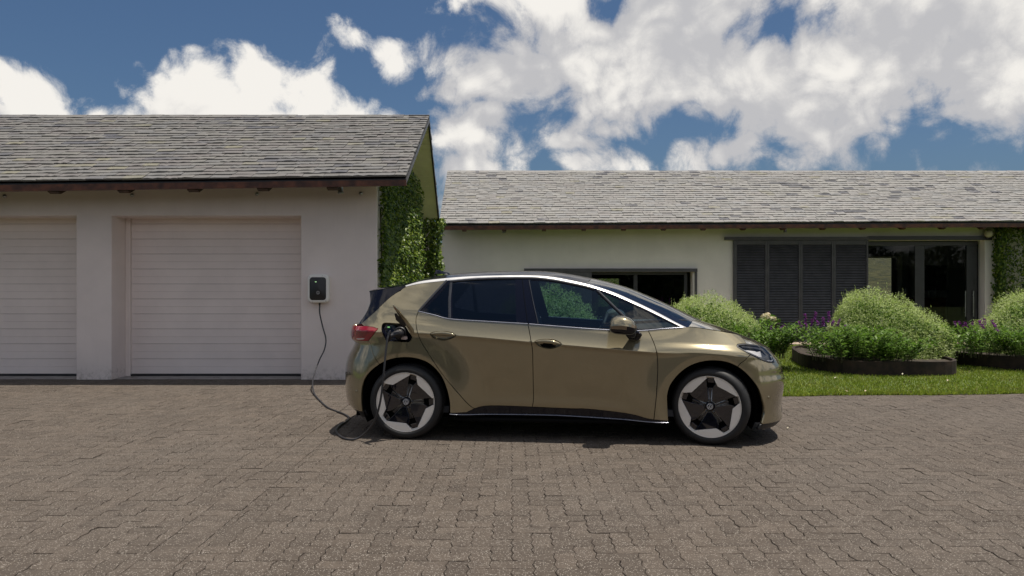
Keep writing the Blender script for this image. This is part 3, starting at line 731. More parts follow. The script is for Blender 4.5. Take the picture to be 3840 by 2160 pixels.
ivy_plane('ivy', 7000, ivy_link, 'dark shaded ivy on the short wall behind the garage', .06, [[(-1.9, 16.02, 0), (-1.85, 16.0, 2.4)]])
def ivy_right(n):
    f = RNG.random(n); x = RNG.uniform(11.9, 15.3, n); x = np.where(f < .2, 11.9 + .15 * RNG.random(n), x)
    z = RNG.uniform(0, 2.86, n); q = np.stack([x, 0 * x, z], 1)
    y = HY - .03 - RNG.random(n) ** .5 * (.18 + .14 * (vnoise(q, 1.8) + 1))
    up = x > 12.3; y = np.where(up & (RNG.random(n) < .5), y - .25, y); z = np.where(up & (f > .93), 2.70 + RNG.random(n) * .28, z)
    y = np.where(up & (f > .93), 18.9 - RNG.random(n) * .45, y)
    return np.stack([x, y, z], 1), np.tile([0, -.85, .4], (n, 1))
ivy_plane('ivy', 13000, ivy_right, 'dark ivy covering the right end of the house front', .062, [[(12.2 + k, HY - .02, 0), (12.3 + k, HY - .02, 2.6)] for k in range(3)])
# ---- raised beds
def bed(pts, hgt, label):
    P = [np.array(p) for p in spline(pts + [pts[0]], 6)][:-1]; n = len(P); r = empty('raised_bed', (float(np.mean([p[0] for p in P])), float(np.mean([p[1] for p in P])), 0)); tag(r, label, 'planter', 'raised beds on the lawn')
    c = np.array([r.location.x, r.location.y]); P = [p - c for p in P]
    seglen = [0]
    V, Fc = [], []
    for i, p in enumerate(P):
        nx = P[(i + 1) % n] - P[i - 1]; nn = np.array([nx[1], -nx[0]]); nn /= np.linalg.norm(nn)
        for d, z in ((0, -.05), (0, hgt), (-.05, hgt), (-.05, .0)): V.append((p[0] + nn[0] * d, p[1] + nn[1] * d, z))
    for i in range(n):
        a, b = i * 4, ((i + 1) % n) * 4
        for k in range(3): Fc.append((a + k, b + k, b + k + 1, a + k + 1))
    mk('edging', V, Fc, M_CORTEN, r)
    mk('soil', [(p[0] * .985, p[1] * .985, hgt - .04) for p in P], [tuple(range(n))], M_SOIL, r)
    return r
bed([(5.05, 13.65), (5.02, 13.0), (5.35, 12.2), (6.15, 12.05), (7.0, 12.2), (7.3, 13.4), (7.0, 15.2), (5.6, 15.2)], .23, 'dark timber-edged raised bed under the middle shrub')
bed([(7.7, 14.3), (7.93, 13.6), (8.4, 12.75), (9.2, 12.3), (10.5, 12.6), (11, 14), (10, 15.3), (8.2, 15.2)], .23, 'dark raised bed at the right edge of the lawn')
bed([(-.6, 13.0), (1.0, 12.6), (2.6, 12.55), (4.0, 12.7), (4.45, 13.6), (4.0, 15.2), (1.5, 15.3), (-.4, 15.0)], .23, 'raised bed on the lawn hidden behind the parked car')
# ---- silver-green domed shrubs
def shrub(cx, cy, rx, ry, z0, top, label, n=30000, lean=0.0, seed=1):
    r = empty('domed_shrub', (cx, cy, z0)); tag(r, label, 'shrub', 'pale green domed shrubs'); g = np.random.default_rng(seed)
    H = top - z0
    u = g.normal(0, 1, (n, 3)); u[:, 2] = np.abs(u[:, 2]) - .25; u /= np.linalg.norm(u, axis=1)[:, None]
    bumpy = 1 + .13 * vnoise(u, 2.6 + seed * .13) + .07 * vnoise(u, 6.7) + .04 * vnoise(u, 15.0)
    rad = bumpy * (1 - np.abs(g.normal(0, .10, n))); rad = np.where(g.random(n) < .06, rad + .05 * g.random(n), rad)
    zz = np.maximum(u[:, 2], -.3); 
    P = np.stack([u[:, 0] * rx * rad + lean * zz ** 2 * np.sign(zz), u[:, 1] * ry * rad, zz * H * .92 * rad + .02], 1); P = P[P[:, 2] > -.12]; u2 = u[:len(P)]
    dirn = np.stack([P[:, 0] / rx, P[:, 1] / ry, P[:, 2] / H + .35], 1); dirn /= np.linalg.norm(dirn, axis=1)[:, None]
    side = np.cross(dirn, g.normal(0, 1, dirn.shape)); side /= np.linalg.norm(side, axis=1)[:, None]
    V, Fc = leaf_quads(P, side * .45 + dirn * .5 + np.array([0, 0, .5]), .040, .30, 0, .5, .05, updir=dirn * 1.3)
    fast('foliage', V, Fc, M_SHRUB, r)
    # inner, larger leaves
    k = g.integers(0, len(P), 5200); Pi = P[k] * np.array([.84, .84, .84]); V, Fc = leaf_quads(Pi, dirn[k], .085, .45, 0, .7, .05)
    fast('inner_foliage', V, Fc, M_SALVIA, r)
    # upright flowering sprigs
    PS = []; DS = []; m = MB(); cnt = 0
    idx = np.where((dirn[:, 2] > .15))[0]
    for i in g.choice(idx, 330, replace=False):
        p = P[i]; L = g.uniform(.05, .17); d = dirn[i] * .55 + np.array([g.normal(0, .12), g.normal(0, .12), .8]); d /= np.linalg.norm(d)
        if cnt % 3 == 0: m.tube([p, p + d * L], [.003, .0012], 4, cap=False)
        cnt += 1
        for t in np.linspace(.05, 1, 12):
            q = p + d * L * t; PS.append(q); a = g.normal(0, 1, 3); DS.append(a / np.linalg.norm(a) + d * .9)
    PS = np.array(PS); DS = np.array(DS); sd_ = np.cross(DS, g.normal(0, 1, DS.shape))
    V, Fc = leaf_quads(PS, sd_, .022, .4, 0, .2, .05, updir=DS * 2)
    fast('sprig_leaves', V, Fc, M_SHRUB, r); m.build('sprig', M_STEM, r)
    mm = MB()
    for k in range(9):
        a = g.uniform(0, 6.28); mm.tube([(0, 0, 0), (math.cos(a) * rx * .3, math.sin(a) * ry * .3, H * .35), (math.cos(a) * rx * .6, math.sin(a) * ry * .6, H * .6)], [.02, .013, .006], 6)
    mm.build('branch', M_STEM, r); return r
shrub(6.72, 13.75, 1.04, .95, .18, 1.36, 'large pale green domed shrub in the middle raised bed', 34000, -.42, 3)
shrub(3.52, 14.0, 1.06, 1.0, .18, 1.28, 'pale green domed shrub behind the car bonnet', 30000, 0, 5)
shrub(.62, 14.1, 1.12, 1.0, .18, 1.52, 'pale green domed shrub seen only through the car windows', 22000, 0, 8)
shrub(9.85, 14.2, 1.25, 1.1, .18, 1.47, 'pale green domed shrub cut off by the right edge', 30000, 0, 11)
# ---- lance-leaved sages with purple spikes
def sage(cx, cy, rx, ry, z0, h, nst, spikes, label, seed, fan=1.0):
    r = empty('sage_plant', (cx, cy, z0)); tag(r, label, 'plant', 'sage plants with purple spikes'); g = np.random.default_rng(seed)
    LV, LF, m = [], [], MB(); PV, PF = [], []
    def leaf(p, d, L, w):
        d = d / np.linalg.norm(d); sd_ = np.cross(d, [0, 0, 1.0]); sd_ /= np.linalg.norm(sd_) + 1e-6; sd_ = sd_ + g.normal(0, .25, 3); b = len(LV)
        pts = [(0, .25), (.35, 1.0), (.72, .75), (1.0, .04)]
        for t, ww in pts:
            c = p + d * L * t + np.array([0, 0, -.38 * L * t * t]); LV.append(c - sd_ * w * ww * .5); LV.append(c + sd_ * w * ww * .5)
        for k in range(3): LF.append((b + 2 * k, b + 2 * k + 1, b + 2 * k + 3, b + 2 * k + 2))
    for s in range(nst):
        a = g.uniform(0, 6.28); rr = math.sqrt(g.random()); b0 = np.array([math.cos(a) * rx * rr * .75, math.sin(a) * ry * rr * .75, 0.0])
        L = h * g.uniform(.65, 1.08); out = np.array([math.cos(a) * fan * rr * .55, math.sin(a) * fan * rr * .55, 0]) + g.normal(0, .12, 3) * [1, 1, 0]
        path_ = [b0 + out * L * t * t * 1.1 + np.array([0, 0, L * (t - .12 * rr * t * t)]) for t in np.linspace(0, 1, 7)]
        m.tube(path_, [.004] * 6 + [.002], 4, cap=False)
        nl = 15
        for k in range(nl):
            t = .18 + .82 * (k / (nl - 1)) ** .8; i = min(int(t * 6), 5); f = t * 6 - i; p = path_[i] * (1 - f) + path_[i + 1] * f; ang = k * 2.4 + g.uniform(0, .7)
            up = .35 + .9 * t
            for q in range(2): leaf(p, np.array([math.cos(ang + q * 3.14), math.sin(ang + q * 3.14), up * g.uniform(.5, 1.2)]), g.uniform(.11, .19) * (1.1 - .35 * t), g.uniform(.018, .028))
    for (sx, sy, sz, ddx, ddz, L) in spikes:
        d = np.array([ddx, g.normal(0, .1), ddz]); d /= np.linalg.norm(d); p0 = np.array([sx - cx, sy - cy, sz - z0]); base = p0 - d * .28
        m.tube([base, p0, p0 + d * L], [.003, .003, .0012], 4, cap=False)
        nf = int(420 * L)
        t = g.random(nf); ang = g.uniform(0, 6.28, nf); rad = .030 * (1 - .55 * t) * g.uniform(.4, 1.1, nf)
        a1 = np.cross(d, [0, 1, 0.1]); a1 /= np.linalg.norm(a1); a2 = np.cross(d, a1)
        o_ = a1[None] * np.cos(ang)[:, None] + a2[None] * np.sin(ang)[:, None]
        PP = p0 + d * L * t[:, None] + o_ * (rad * .5)[:, None]
        v, f = leaf_quads(PP, o_, .024, .75, 0, .5, .2, updir=o_ * 1.2 + d[None] * .6); fast('flower_spike', v, f, M_PURPLE, r)
    fast('leaves', np.array(LV), np.array(LF), M_SALVIA, r); m.build('stem', M_STEM, r)
    return r
def spk(px, py, Y, ddx, ddz, L): return ((px - 1920) * Y / 2900, Y, CAM_H - (py - 1062) * Y / 2900, ddx, ddz, L)
def zs(x, y): return 2600 + x / 2.0774, 850 + y / 2.0774
S1 = [spk(*zs(875, 745), 12.9, -.15, 1, .15), spk(*zs(945, 730), 12.9, 0, 1, .15), spk(*zs(1057, 745), 12.9, .02, 1, .18), spk(*zs(880, 800), 12.8, -.1, 1, .10), spk(*zs(968, 765), 12.8, .1, 1, .06),
      spk(*zs(1075, 775), 12.8, .5, 1, .10), spk(*zs(805, 820), 12.8, -.2, 1, .07), spk(*zs(1120, 780), 12.7, .3, 1, .12), spk(*zs(840, 790), 12.6, -.3, 1, .12), spk(*zs(920, 780), 12.6, .1, 1, .12), spk(*zs(1010, 770), 12.6, 0, 1, .13), spk(*zs(1175, 800), 12.7, .3, 1, .08), spk(*zs(1192, 830), 12.6, 0, 1, .05)]
sage(5.5, 12.62, .78, .60, .19, .56, 105, S1, 'broad sage plant with purple spikes, left in the middle raised bed', 21, 1.3)
sage(6.0, 12.36, .5, .38, .19, .40, 44, [], 'low leafy sage in front of the middle domed shrub', 27, 1.3)
S2 = [spk(*zs(2045, 770), 13.6, -.3, 1, .08), spk(*zs(2080, 760), 13.6, -.4, 1, .06), spk(*zs(2135, 800), 13.5, -.4, 1, .14), spk(*zs(2195, 830), 13.4, -.3, 1, .2), spk(*zs(2100, 790), 13.6, .2, 1, .05)]
sage(7.95, 13.35, .55, .5, .19, .58, 70, S2, 'sage plant with purple spikes between the two right-hand shrubs', 22, 1.2)
S3 = [spk(*zs(2265, 800), 13.0, -.5, 1, .16), spk(*zs(2270, 770), 13.1, -.1, 1, .12), spk(*zs(2375, 820), 12.9, -.5, 1, .22), spk(*zs(2240, 770), 13.1, -.4, 1, .08)]
sage(8.95, 12.95, .85, .55, .19, .54, 105, S3, 'sage plant with purple spikes at the right edge, before the last shrub', 23, 1.2)
S4 = [spk(*zs(670, 815), 13.2, .6, .8, .14), spk(*zs(690, 935), 13.1, .6, .9, .17), spk(*zs(655, 905), 13.1, .6, .8, .13), spk(*zs(490, 870), 13.0, .3, 1, .05), spk(*zs(600, 795), 13.2, .4, 1, .05), spk(*zs(600, 900), 13.0, 0, 1, .09), spk(*zs(430, 860), 13.0, 0, 1, .05),
      spk(*zs(660, 960), 13.0, .9, .6, .12)]
sage(4.25, 13.1, .5, .45, .19, .62, 85, S4, 'sage plant with purple spikes beside the car headlight', 24, 1.3)
# ---- hydrangea in a pot
hx, hy = 5.42, 16.3
pt = empty('flower_pot', (hx, hy, .0)); tag(pt, 'dark pot standing before the louvre shutters', 'pot')
MB().lathe([(.001, .02), (.15, .02), (.16, .04), (.20, .60), (.215, .60), (.215, .63), (.19, .63), (.185, .56), (.001, .56)], Matrix(), 24).build('pot_body', simple('pot_dark', (.05, .036, .03), .7, var=.15), pt, smooth=False)
mk('pot_soil', [(math.cos(k * .5236) * .187, math.sin(k * .5236) * .187, .585) for k in range(12)], [tuple(range(12))], M_SOIL, pt)
hyd = empty('hydrangea', (hx, hy, .58)); tag(hyd, 'cream hydrangea flowering in the dark pot', 'plant')
g = np.random.default_rng(4); n = 420; d = g.normal(0, 1, (n, 3)); d[:, 2] = np.abs(d[:, 2]); d /= np.linalg.norm(d, axis=1)[:, None]
V, Fc = leaf_quads(np.stack([d[:, 0] * .18, d[:, 1] * .15, d[:, 2] * .16], 1), d, .09, .6, .3, .4, .1, updir=d); fast('leaves', V, Fc, M_SALVIA, hyd)
for (ax, ay, az, rr) in ((-.11, -.08, .16, .085), (.03, -.12, .12, .07), (-.03, .02, .2, .06)):
    n = 260; d = g.normal(0, 1, (n, 3)); d /= np.linalg.norm(d, axis=1)[:, None]
    V, Fc = leaf_quads(np.array([ax, ay, az]) + d * rr * [1, 1, .75], d, .028, .9, 0, .3, .1, updir=g.normal(0, 1, (n, 3))); fast('flower_head', V, Fc, M_CREAM, hyd)
MB().tube([(0, 0, -.02), (-.03, -.02, .1)], .012, 6).build('stem', M_STEM, hyd)
# ---- sunlit bush in the garden behind the house
shrub(3.35, 28.2, 1.5, 1.0, .0, 2.3, 'sunlit green bush behind the house, seen through the low window', 9000, 0, 15)
# ---- tall hedge across the drive, behind the viewer (seen only in reflections)
hd = empty('hedge', (0, -11, 0)); tag(hd, 'dark tall hedge mirrored in the car paint and windows', 'hedge')
n = 26000; x = RNG.uniform(-30, 30, n); z = RNG.random(n) ** .8; q = np.stack([x, 0 * x, 0 * x], 1); tp = 3.6 + .8 * vnoise(q, .35) + .4 * vnoise(q, 1.3)
P = np.stack([x, .6 - RNG.random(n) * 1.4 * (.4 + z), z * tp], 1)
V, Fc = leaf_quads(P, np.tile([0, .8, .4], (n, 1)), .26, .6, .1, .6, .1); fast('foliage', V, Fc, M_HEDGE, hd)
MB().box((-30, -1.4, -.05), (30, -.3, 2.6)).build('branch_mass', simple('hedge_shade', (.012, .018, .007), .9), hd)
# ---- pale petals fallen along the lawn edge
PET = []
PLAB = ['leftmost pale petal on the front edge of the lawn', 'middle pale petal on the front edge of the lawn', 'rightmost pale petal on the front edge of the lawn', 'single pale petal on the paving right of the car', 'pale petal in the grass left of the middle raised bed', 'pale petal in the grass before the middle raised bed', 'pale petal in the grass right of the middle raised bed']
for (px, py) in ((3176, 1482), (3245, 1481), (3405, 1480), (2954, 1610), (3132, 1430), (3385, 1415), (3553, 1440)):
    Y = 2900 * CAM_H / (py - 1062); x = (px - 1920) * Y / 2900; PET.append((x, Y))
for k, (x, y) in enumerate(PET):
    m = MB(); m.v = [(-.022, 0, 0), (0, -.010, .004), (.022, 0, .012), (0, .012, .012)]; m.f = [(0, 1, 2, 3)]
    o = m.build('petal', M_CREAM); o.location = (x, y, .012 if y < lawn_edge(x) else .05); o.rotation_euler = (random.uniform(-.4, .4), random.uniform(-.4, .4), random.uniform(0, 6))
    tag(o, PLAB[k], 'petal', 'fallen petals')
# ================================================================== car: body surface (u forward, v half width, w up)
def curve(xs,ys):
    xs=np.array(xs,float);ys=np.array(ys,float)
    if xs[0]>xs[-1]: xs=xs[::-1].copy();ys=ys[::-1].copy()
    d=np.diff(ys)/np.diff(xs);m=np.empty_like(ys)
    m[0]=d[0];m[-1]=d[-1]
    for i in range(1,len(xs)-1):
        h0=xs[i]-xs[i-1];h1=xs[i+1]-xs[i]
        m[i]=(d[i-1]*h1+d[i]*h0)/(h0+h1)
        if d[i-1]*d[i]<=0: m[i]*=.3
    def f(x):
        x=np.asarray(x,float);xc=np.clip(x,xs[0],xs[-1])
        i=np.clip(np.searchsorted(xs,xc)-1,0,len(xs)-2)
        h=xs[i+1]-xs[i];t=(xc-xs[i])/h
        return ((2*t**3-3*t**2+1)*ys[i]+(t**3-2*t**2+t)*h*m[i]+(-2*t**3+3*t**2)*ys[i+1]+(t**3-t**2)*h*m[i+1])
    return f
def sst(a,b,x):
    t=np.clip((np.asarray(x,float)-a)/(b-a),0,1);return t*t*(3-2*t)
f_wc=curve([-.8,-.3,.13,.49,1.18,1.82,2.3,2.65,3.0,3.3],[1.0,.998,.993,.973,.918,.868,.833,.818,.80,.79])
f_wb=curve([-.8,-.3,.11,.42,1.14,1.9,2.2,2.6,3.0,3.5],[1.24,1.22,1.185,1.12,1.08,1.028,1.028,1.07,1.10,1.1])
f_vm=curve([-.8,-.3,0,.6,1.3,2.2,2.8,3.3],[.872,.885,.893,.902,.907,.904,.896,.88])
f_k2=curve([-.8,0,.4,1.8,2.3,2.7,3.1,3.4],[.9,.7,.5,.5,.9,1.6,2.8,3.2])
f_uf=curve([.05,.14,.18,.2,.23,.29,.416,.5,.56,.62,.68,.74,.80,.86,.9,.95,1.0,1.08,1.2],
           [3.44,3.50,3.543,3.547,3.541,3.533,3.545,3.559,3.561,3.538,3.530,3.498,3.440,3.385,3.345,3.28,3.20,3.05,2.9])
f_ur=curve([.1,.21,.25,.3,.39,.5,.63,.74,.83,.885,.905,1.03,1.06,1.15,1.25,1.42,1.6],
           [-.56,-.60,-.682,-.726,-.745,-.746,-.743,-.712,-.657,-.635,-.657,-.660,-.645,-.61,-.585,-.55,-.52])
WR=.348
def Vb(u,w):
    u=np.asarray(u,float);w=np.asarray(w,float)
    wc=f_wc(u);wb=f_wb(u);vm=f_vm(u);k2=f_k2(u)
    # above crease
    dw=np.maximum(np.minimum(w,wb)-wc,0)
    a=.72*dw-1.5*dw*dw+(k2-.45)*dw*dw
    g=np.maximum(w-wb,0)
    sl=.34+.22*sst(2.1,2.6,u)
    a=a+sl*g+.28*g*g
    # below crease
    lo=np.maximum(wc-w,0)
    a=a+.014*sst(0,.035,lo)+.115*lo+.025*lo*lo
    v=vm-a
    # door bottom flare
    m=sst(.55,.8,u)*(1-sst(1.95,2.25,u))
    wbt=curve([.5,.84,1.19,1.8,2.3],[.30,.325,.325,.30,.25])(u)
    v=v+m*.011*np.exp(-((w-wbt-.01)/.06)**2)
    # wheel flares
    for uc,vt in((0.,.893),(2.77,.893)):
        r=np.hypot(u-uc,w-.347)
        S=1-sst(.44,.80,r)
        t=np.maximum(v,vt-.02)
        tgt=vt-.10*np.maximum(.465-r,0)
        S=S*np.where(w>wc,1-sst(0,.1,w-wc),1)
        v=v+S*np.maximum(tgt-v,-.02)
    return v
NF=3.0;NR=3.2;U1F=2.85;U1R=-.08;LF=.95;LR=.85
def u1f(w): return np.minimum(U1F,f_uf(w)-.35)
def s2uv(s,w):
    s=np.asarray(s,float);w=np.asarray(w,float)
    a=u1f(w);uf=f_uf(w)
    th=np.clip((s-a)/LF,0,1)*np.pi/2
    x=np.sin(th)**(2/NF)
    thr=np.clip((U1R-s)/LR,0,1)*np.pi/2
    ur=f_ur(w);xr=np.sin(thr)**(2/NR)
    u=np.where(s>a,a+(uf-a)*x,np.where(s<U1R,U1R+(ur-U1R)*xr,s))
    fall=np.where(s>a,np.maximum(np.cos(th),0)**(2/NF),np.where(s<U1R,np.maximum(np.cos(thr),0)**(2/NR),1.))
    return u,Vb(u,w)*fall
def u2s(u,w):
    u=np.asarray(u,float);w=np.asarray(w,float)
    a=u1f(w);uf=f_uf(w);ur=f_ur(w)
    x=np.clip((u-a)/(uf-a),0,1);s1=a+np.arcsin(x**(NF/2))/(np.pi/2)*LF
    xr=np.clip((U1R-u)/(U1R-ur),0,1);s2=U1R-np.arcsin(xr**(NR/2))/(np.pi/2)*LR
    return np.where(u>a,s1,np.where(u<U1R,s2,u))
def V(u,w):
    return s2uv(u2s(u,w),w)[1]
CO = {
  'rdoor_rear': [(0.106,1.189),(0.087,1.127),(0.094,1.066),(0.113,1.006),(0.146,0.919),(0.222,0.798),(0.347,0.615),(0.471,0.47),(0.589,0.333),(0.642,0.292)],
  'split': [(1.137,1.078),(1.179,0.88),(1.186,0.71),(1.187,0.563),(1.188,0.381),(1.176,0.314)],
  'fdoor_front': [(2.224,1.037),(2.272,0.935),(2.302,0.83),(2.312,0.699),(2.307,0.58),(2.298,0.437),(2.277,0.227)],
  'bottom': [(0.57,0.259),(0.642,0.292),(0.724,0.313),(0.836,0.319),(1.02,0.318),(1.176,0.314),(1.531,0.305),(1.673,0.305),(1.912,0.284),(2.09,0.262),(2.208,0.235),(2.277,0.227)],
  'belt_r': [(0.106,1.189),(0.259,1.155),(0.416,1.119),(0.764,1.098),(1.137,1.078)],
  'belt_f': [(1.137,1.078),(1.249,1.069),(1.425,1.056),(1.658,1.039),(1.878,1.026),(2.121,1.018)],
  'belt_q': [(2.121,1.018),(2.23,1.025),(2.352,1.037),(2.544,1.05)],
  'dlo_rear': [(0.106,1.189),(0.23,1.336),(0.351,1.479)],
  'strip_lo': [(-0.038,1.421),(0.104,1.451),(0.351,1.479),(0.598,1.501),(0.88,1.512),(1.162,1.513),(1.26,1.506),(1.35,1.494),(1.43,1.481),(1.656,1.434),(1.775,1.4),(1.952,1.336),(2.184,1.229),(2.357,1.144),(2.499,1.073),(2.544,1.05)],
  'blade_edge': [(-0.035,1.422),(-0.114,1.372),(-0.198,1.307),(-0.319,1.187),(-0.46,1.068)],
  'lamp_top': [(-0.491,1.05),(-0.395,1.048),(-0.316,1.041)],
  'lamp_r': [(-0.316,1.041),(-0.286,1.031),(-0.275,1.017),(-0.366,0.911)],
  'rbump': [(-0.366,0.911),(-0.294,0.759),(-0.25,0.698)],
  'rarch': [(-0.421,0.249),(-0.43,0.415),(-0.402,0.541),(-0.321,0.643),(-0.192,0.726),(-0.066,0.76),(0.047,0.764),(0.147,0.745),(0.241,0.7),(0.334,0.603),(0.389,0.481),(0.417,0.359),(0.421,0.256)],
  'farch': [(2.406,0.218),(2.396,0.402),(2.401,0.473),(2.429,0.551),(2.499,0.641),(2.593,0.713),(2.709,0.754),(2.836,0.763),(2.963,0.735),(3.079,0.659),(3.186,0.534),(3.243,0.401),(3.262,0.311),(3.231,0.193)],
  'fbump': [(3.129,0.816),(3.075,0.766),(3.03,0.736)],
  'hoodline': [(2.544,1.05),(2.619,1.056),(2.75,1.039),(2.928,1.009),(3.063,0.978),(3.115,0.905)],
  'hl_top': [(3.019,0.892),(3.027,0.902),(3.043,0.906),(3.082,0.907),(3.125,0.904),(3.187,0.894),(3.254,0.88),(3.307,0.861),(3.339,0.834)],
  'hl_front': [(3.339,0.834),(3.358,0.799),(3.371,0.758),(3.38,0.733)],
  'hl_bot': [(3.38,0.733),(3.331,0.734),(3.266,0.751),(3.186,0.788),(3.129,0.817),(3.075,0.846),(3.041,0.868),(3.022,0.879),(3.019,0.892)],
  'charge': [(-0.221,1.075),(-0.198,1.081),(-0.042,1.072),(-0.014,1.059),(0.056,0.966),(0.057,0.94),(0.047,0.92),(0.008,0.909),(-0.155,0.918),(-0.191,0.937),(-0.228,1.024),(-0.231,1.061)],
  'g1': [(0.148,1.192),(0.377,1.46),(0.403,1.134)],
  'g2': [(0.433,1.13),(0.406,1.464),(0.599,1.483),(0.811,1.491),(1.0,1.493),(1.028,1.092),(0.764,1.11)],
  'g3': [(1.239,1.081),(1.134,1.483),(1.268,1.478),(1.35,1.469),(1.42,1.459),(1.537,1.438),(1.656,1.412),(1.753,1.385),(1.921,1.223),(2.098,1.05),(2.005,1.036),(1.878,1.043),(1.658,1.055),(1.424,1.071)],
  'g4': [(1.804,1.376),(1.981,1.304),(2.183,1.212),(2.356,1.13),(2.51,1.059),(2.353,1.049),(2.231,1.04),(2.144,1.039),(2.064,1.11)],
  'handle_r': [(0.234,0.985),(0.261,1.0),(0.335,1.007),(0.409,1.003),(0.478,0.974),(0.434,0.944),(0.371,0.926),(0.315,0.931),(0.259,0.951)],
  'handle_f': [(1.205,0.921),(1.235,0.935),(1.313,0.942),(1.392,0.935),(1.45,0.901),(1.41,0.873),(1.349,0.857),(1.283,0.865),(1.229,0.89)],
  'lamp_line': [(-0.536,0.932),(-0.402,0.936),(-0.416,0.924),(-0.534,0.916)],
}
CAR_O = (-.90006, 8.06137, 0); CAR_RZ = math.radians(-5.8641)
car = tag(empty('car', CAR_O, CAR_RZ), 'olive-gold electric hatchback parked on the driveway, charging', 'car')
def paint_mat():
    m, T, out = new_mat('olive_gold_paint'); p = T.n('ShaderNodeTexCoord', {}, 3)
    fl = T.n('ShaderNodeTexVoronoi', {}, 1, Vector=p, Scale=900.0)
    nm = T.n('ShaderNodeNormalMap', {'space': 'OBJECT'}, 0, Strength=0.0)
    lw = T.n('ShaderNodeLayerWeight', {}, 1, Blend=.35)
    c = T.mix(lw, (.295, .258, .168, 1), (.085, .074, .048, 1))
    sp = T.n('ShaderNodeSeparateColor', {}, 0, Color=fl)
    c = T.mix(T.mr(sp, .55, 1.0, 0, .25), c, (.52, .46, .30, 1))
    a = principled(T, out, Base__Color=T.mix(1.0, c, (1.62, 1.59, 1.48, 1), 'MULTIPLY'), Metallic=.30, Roughness=.46, Coat__Weight=1.0, Coat__Roughness=.012, Coat__IOR=1.6)
    b = principled(T, out, Base__Color=T.mix(1.0, c, (.82, .80, .80, 1), 'MULTIPLY'), Metallic=1.0, Roughness=.11, Coat__Weight=1.0, Coat__Roughness=.012, Coat__IOR=1.6)
    mx = T.t.nodes.new('ShaderNodeMixShader'); mx.inputs[0].default_value = .68
    T.t.links.new(a.outputs[0], mx.inputs[1]); T.t.links.new(b.outputs[0], mx.inputs[2]); T.t.links.new(mx.outputs[0], out.inputs[0]); return m
M_PAINT = paint_mat()
M_CBLACK = simple('car_gloss_black', (.006, .0065, .013), .09, var=.02, Specular__IOR__Level=.42)
M_CSHELL = simple('car_shell_dark', (.006, .006, .006), .85, var=.05, Specular__IOR__Level=.1)
M_ROOFBK = simple('car_roof_black', (.006, .0065, .014), .12, var=.02, IOR=1.14)
M_PLAST = simple('car_black_plastic', (.018, .018, .020), .45, var=.08)
M_CHROME = simple('satin_silver', (.86, .84, .81), .30, .55, var=.01)
M_TRIM = simple('window_trim_grey', (.035, .037, .045), .28, var=.05)
M_TYRE = simple('tyre_rubber', (.016, .016, .017), .62, var=.15, vscale=20)
M_RIM = simple('rim_silver', (.90, .85, .78), .36, .10, var=.015)
M_RIMBK = simple('rim_gloss_black', (.007, .007, .013), .07, var=.02, Coat__Weight=1.0, Coat__Roughness=.03)
M_DISC = simple('brake_steel', (.36, .35, .33), .32, .9, var=.05)
M_GF = glass_mat('car_glass_front', (.44, .58, .66), 2.1, 1.52)
M_GR = glass_mat('car_glass_privacy', (.13, .15, .20), 1.6, 1.52)
M_GW = glass_mat('car_windscreen', (.5, .57, .55), 1.3, 1.52)
M_LENS = glass_mat('lamp_lens', (.97, .98, 1.0), .8, 1.4)
M_RED = simple('lamp_red', (.30, .006, .016), .12, var=.1, vscale=14, Coat__Weight=1.0)
M_REDDK = simple('lamp_dark_red', (.20, .004, .012), .10, var=.1, vscale=14, Coat__Weight=1.0)
M_CLEAR = simple('lamp_clear', (.55, .45, .42), .2, var=.03, Coat__Weight=1.0)
M_SEAT = simple('seat_fabric', (.06, .062, .07), .8, var=.1)
M_CABIN = simple('cabin_plastic', (.035, .038, .045), .6, var=.08)
M_AMBER = simple('amber_lens', (.16, .11, .06), .15, var=.02, Coat__Weight=1.0)
M_WHITE = simple('badge_white', (.80, .80, .80), .3, var=.01)

def poly_in(P, poly):
    P = np.asarray(P); poly = np.asarray(poly); x, y = P[:, 0], P[:, 1]; ins = np.zeros(len(P), bool); n = len(poly)
    for i in range(n):
        x0, y0 = poly[i]; x1, y1 = poly[i - 1]
        c = ((y0 > y) != (y1 > y)); 
        with np.errstate(divide='ignore', invalid='ignore'): xx = (x1 - x0) * (y - y0) / (y1 - y0) + x0
        ins ^= c & (x < xx)
    return ins
def resample(poly, step):
    out = []
    n = len(poly)
    for i in range(n):
        a = np.array(poly[i]); b = np.array(poly[(i + 1) % n]); L = np.linalg.norm(b - a); k = max(1, int(math.ceil(L / step)))
        for j in range(k): out.append(a + (b - a) * j / k)
    return np.array(out)
def inset(poly, d):
    P = np.asarray(poly); n = len(P); area = .5 * sum(P[i - 1][0] * P[i][1] - P[i][0] * P[i - 1][1] for i in range(n)); sg = 1 if area > 0 else -1
    out = []
    for i in range(n):
        e0 = P[i] - P[i - 1]; e1 = P[(i + 1) % n] - P[i]; e0 = e0 / (np.linalg.norm(e0) + 1e-9); e1 = e1 / (np.linalg.norm(e1) + 1e-9)
        n0 = np.array([-e0[1], e0[0]]) * sg; n1 = np.array([-e1[1], e1[0]]) * sg; b = n0 + n1; L = b @ b
        out.append(P[i] + (b / (np.linalg.norm(b) + 1e-9)) * d / max(math.sqrt(L) / 2, .5))
    return np.array(out)
def surf_pt(s, w, off=0.0):
    e = .0015
    def P(s_, w_):
        u, v = s2uv(s_, w_); return np.stack([u, -v, w_], 1)
    p = P(s, w); ds = P(s + e, w) - P(s - e, w); dw = P(s, w + e) - P(s, w - e)
    n = np.cross(ds, dw); n /= np.linalg.norm(n, axis=1)[:, None] + 1e-12
    n = np.where((n[:, 1] > 0)[:, None] & (np.abs(n[:, 1]) > .02)[:, None], -n, n)
    return p + n * off, n
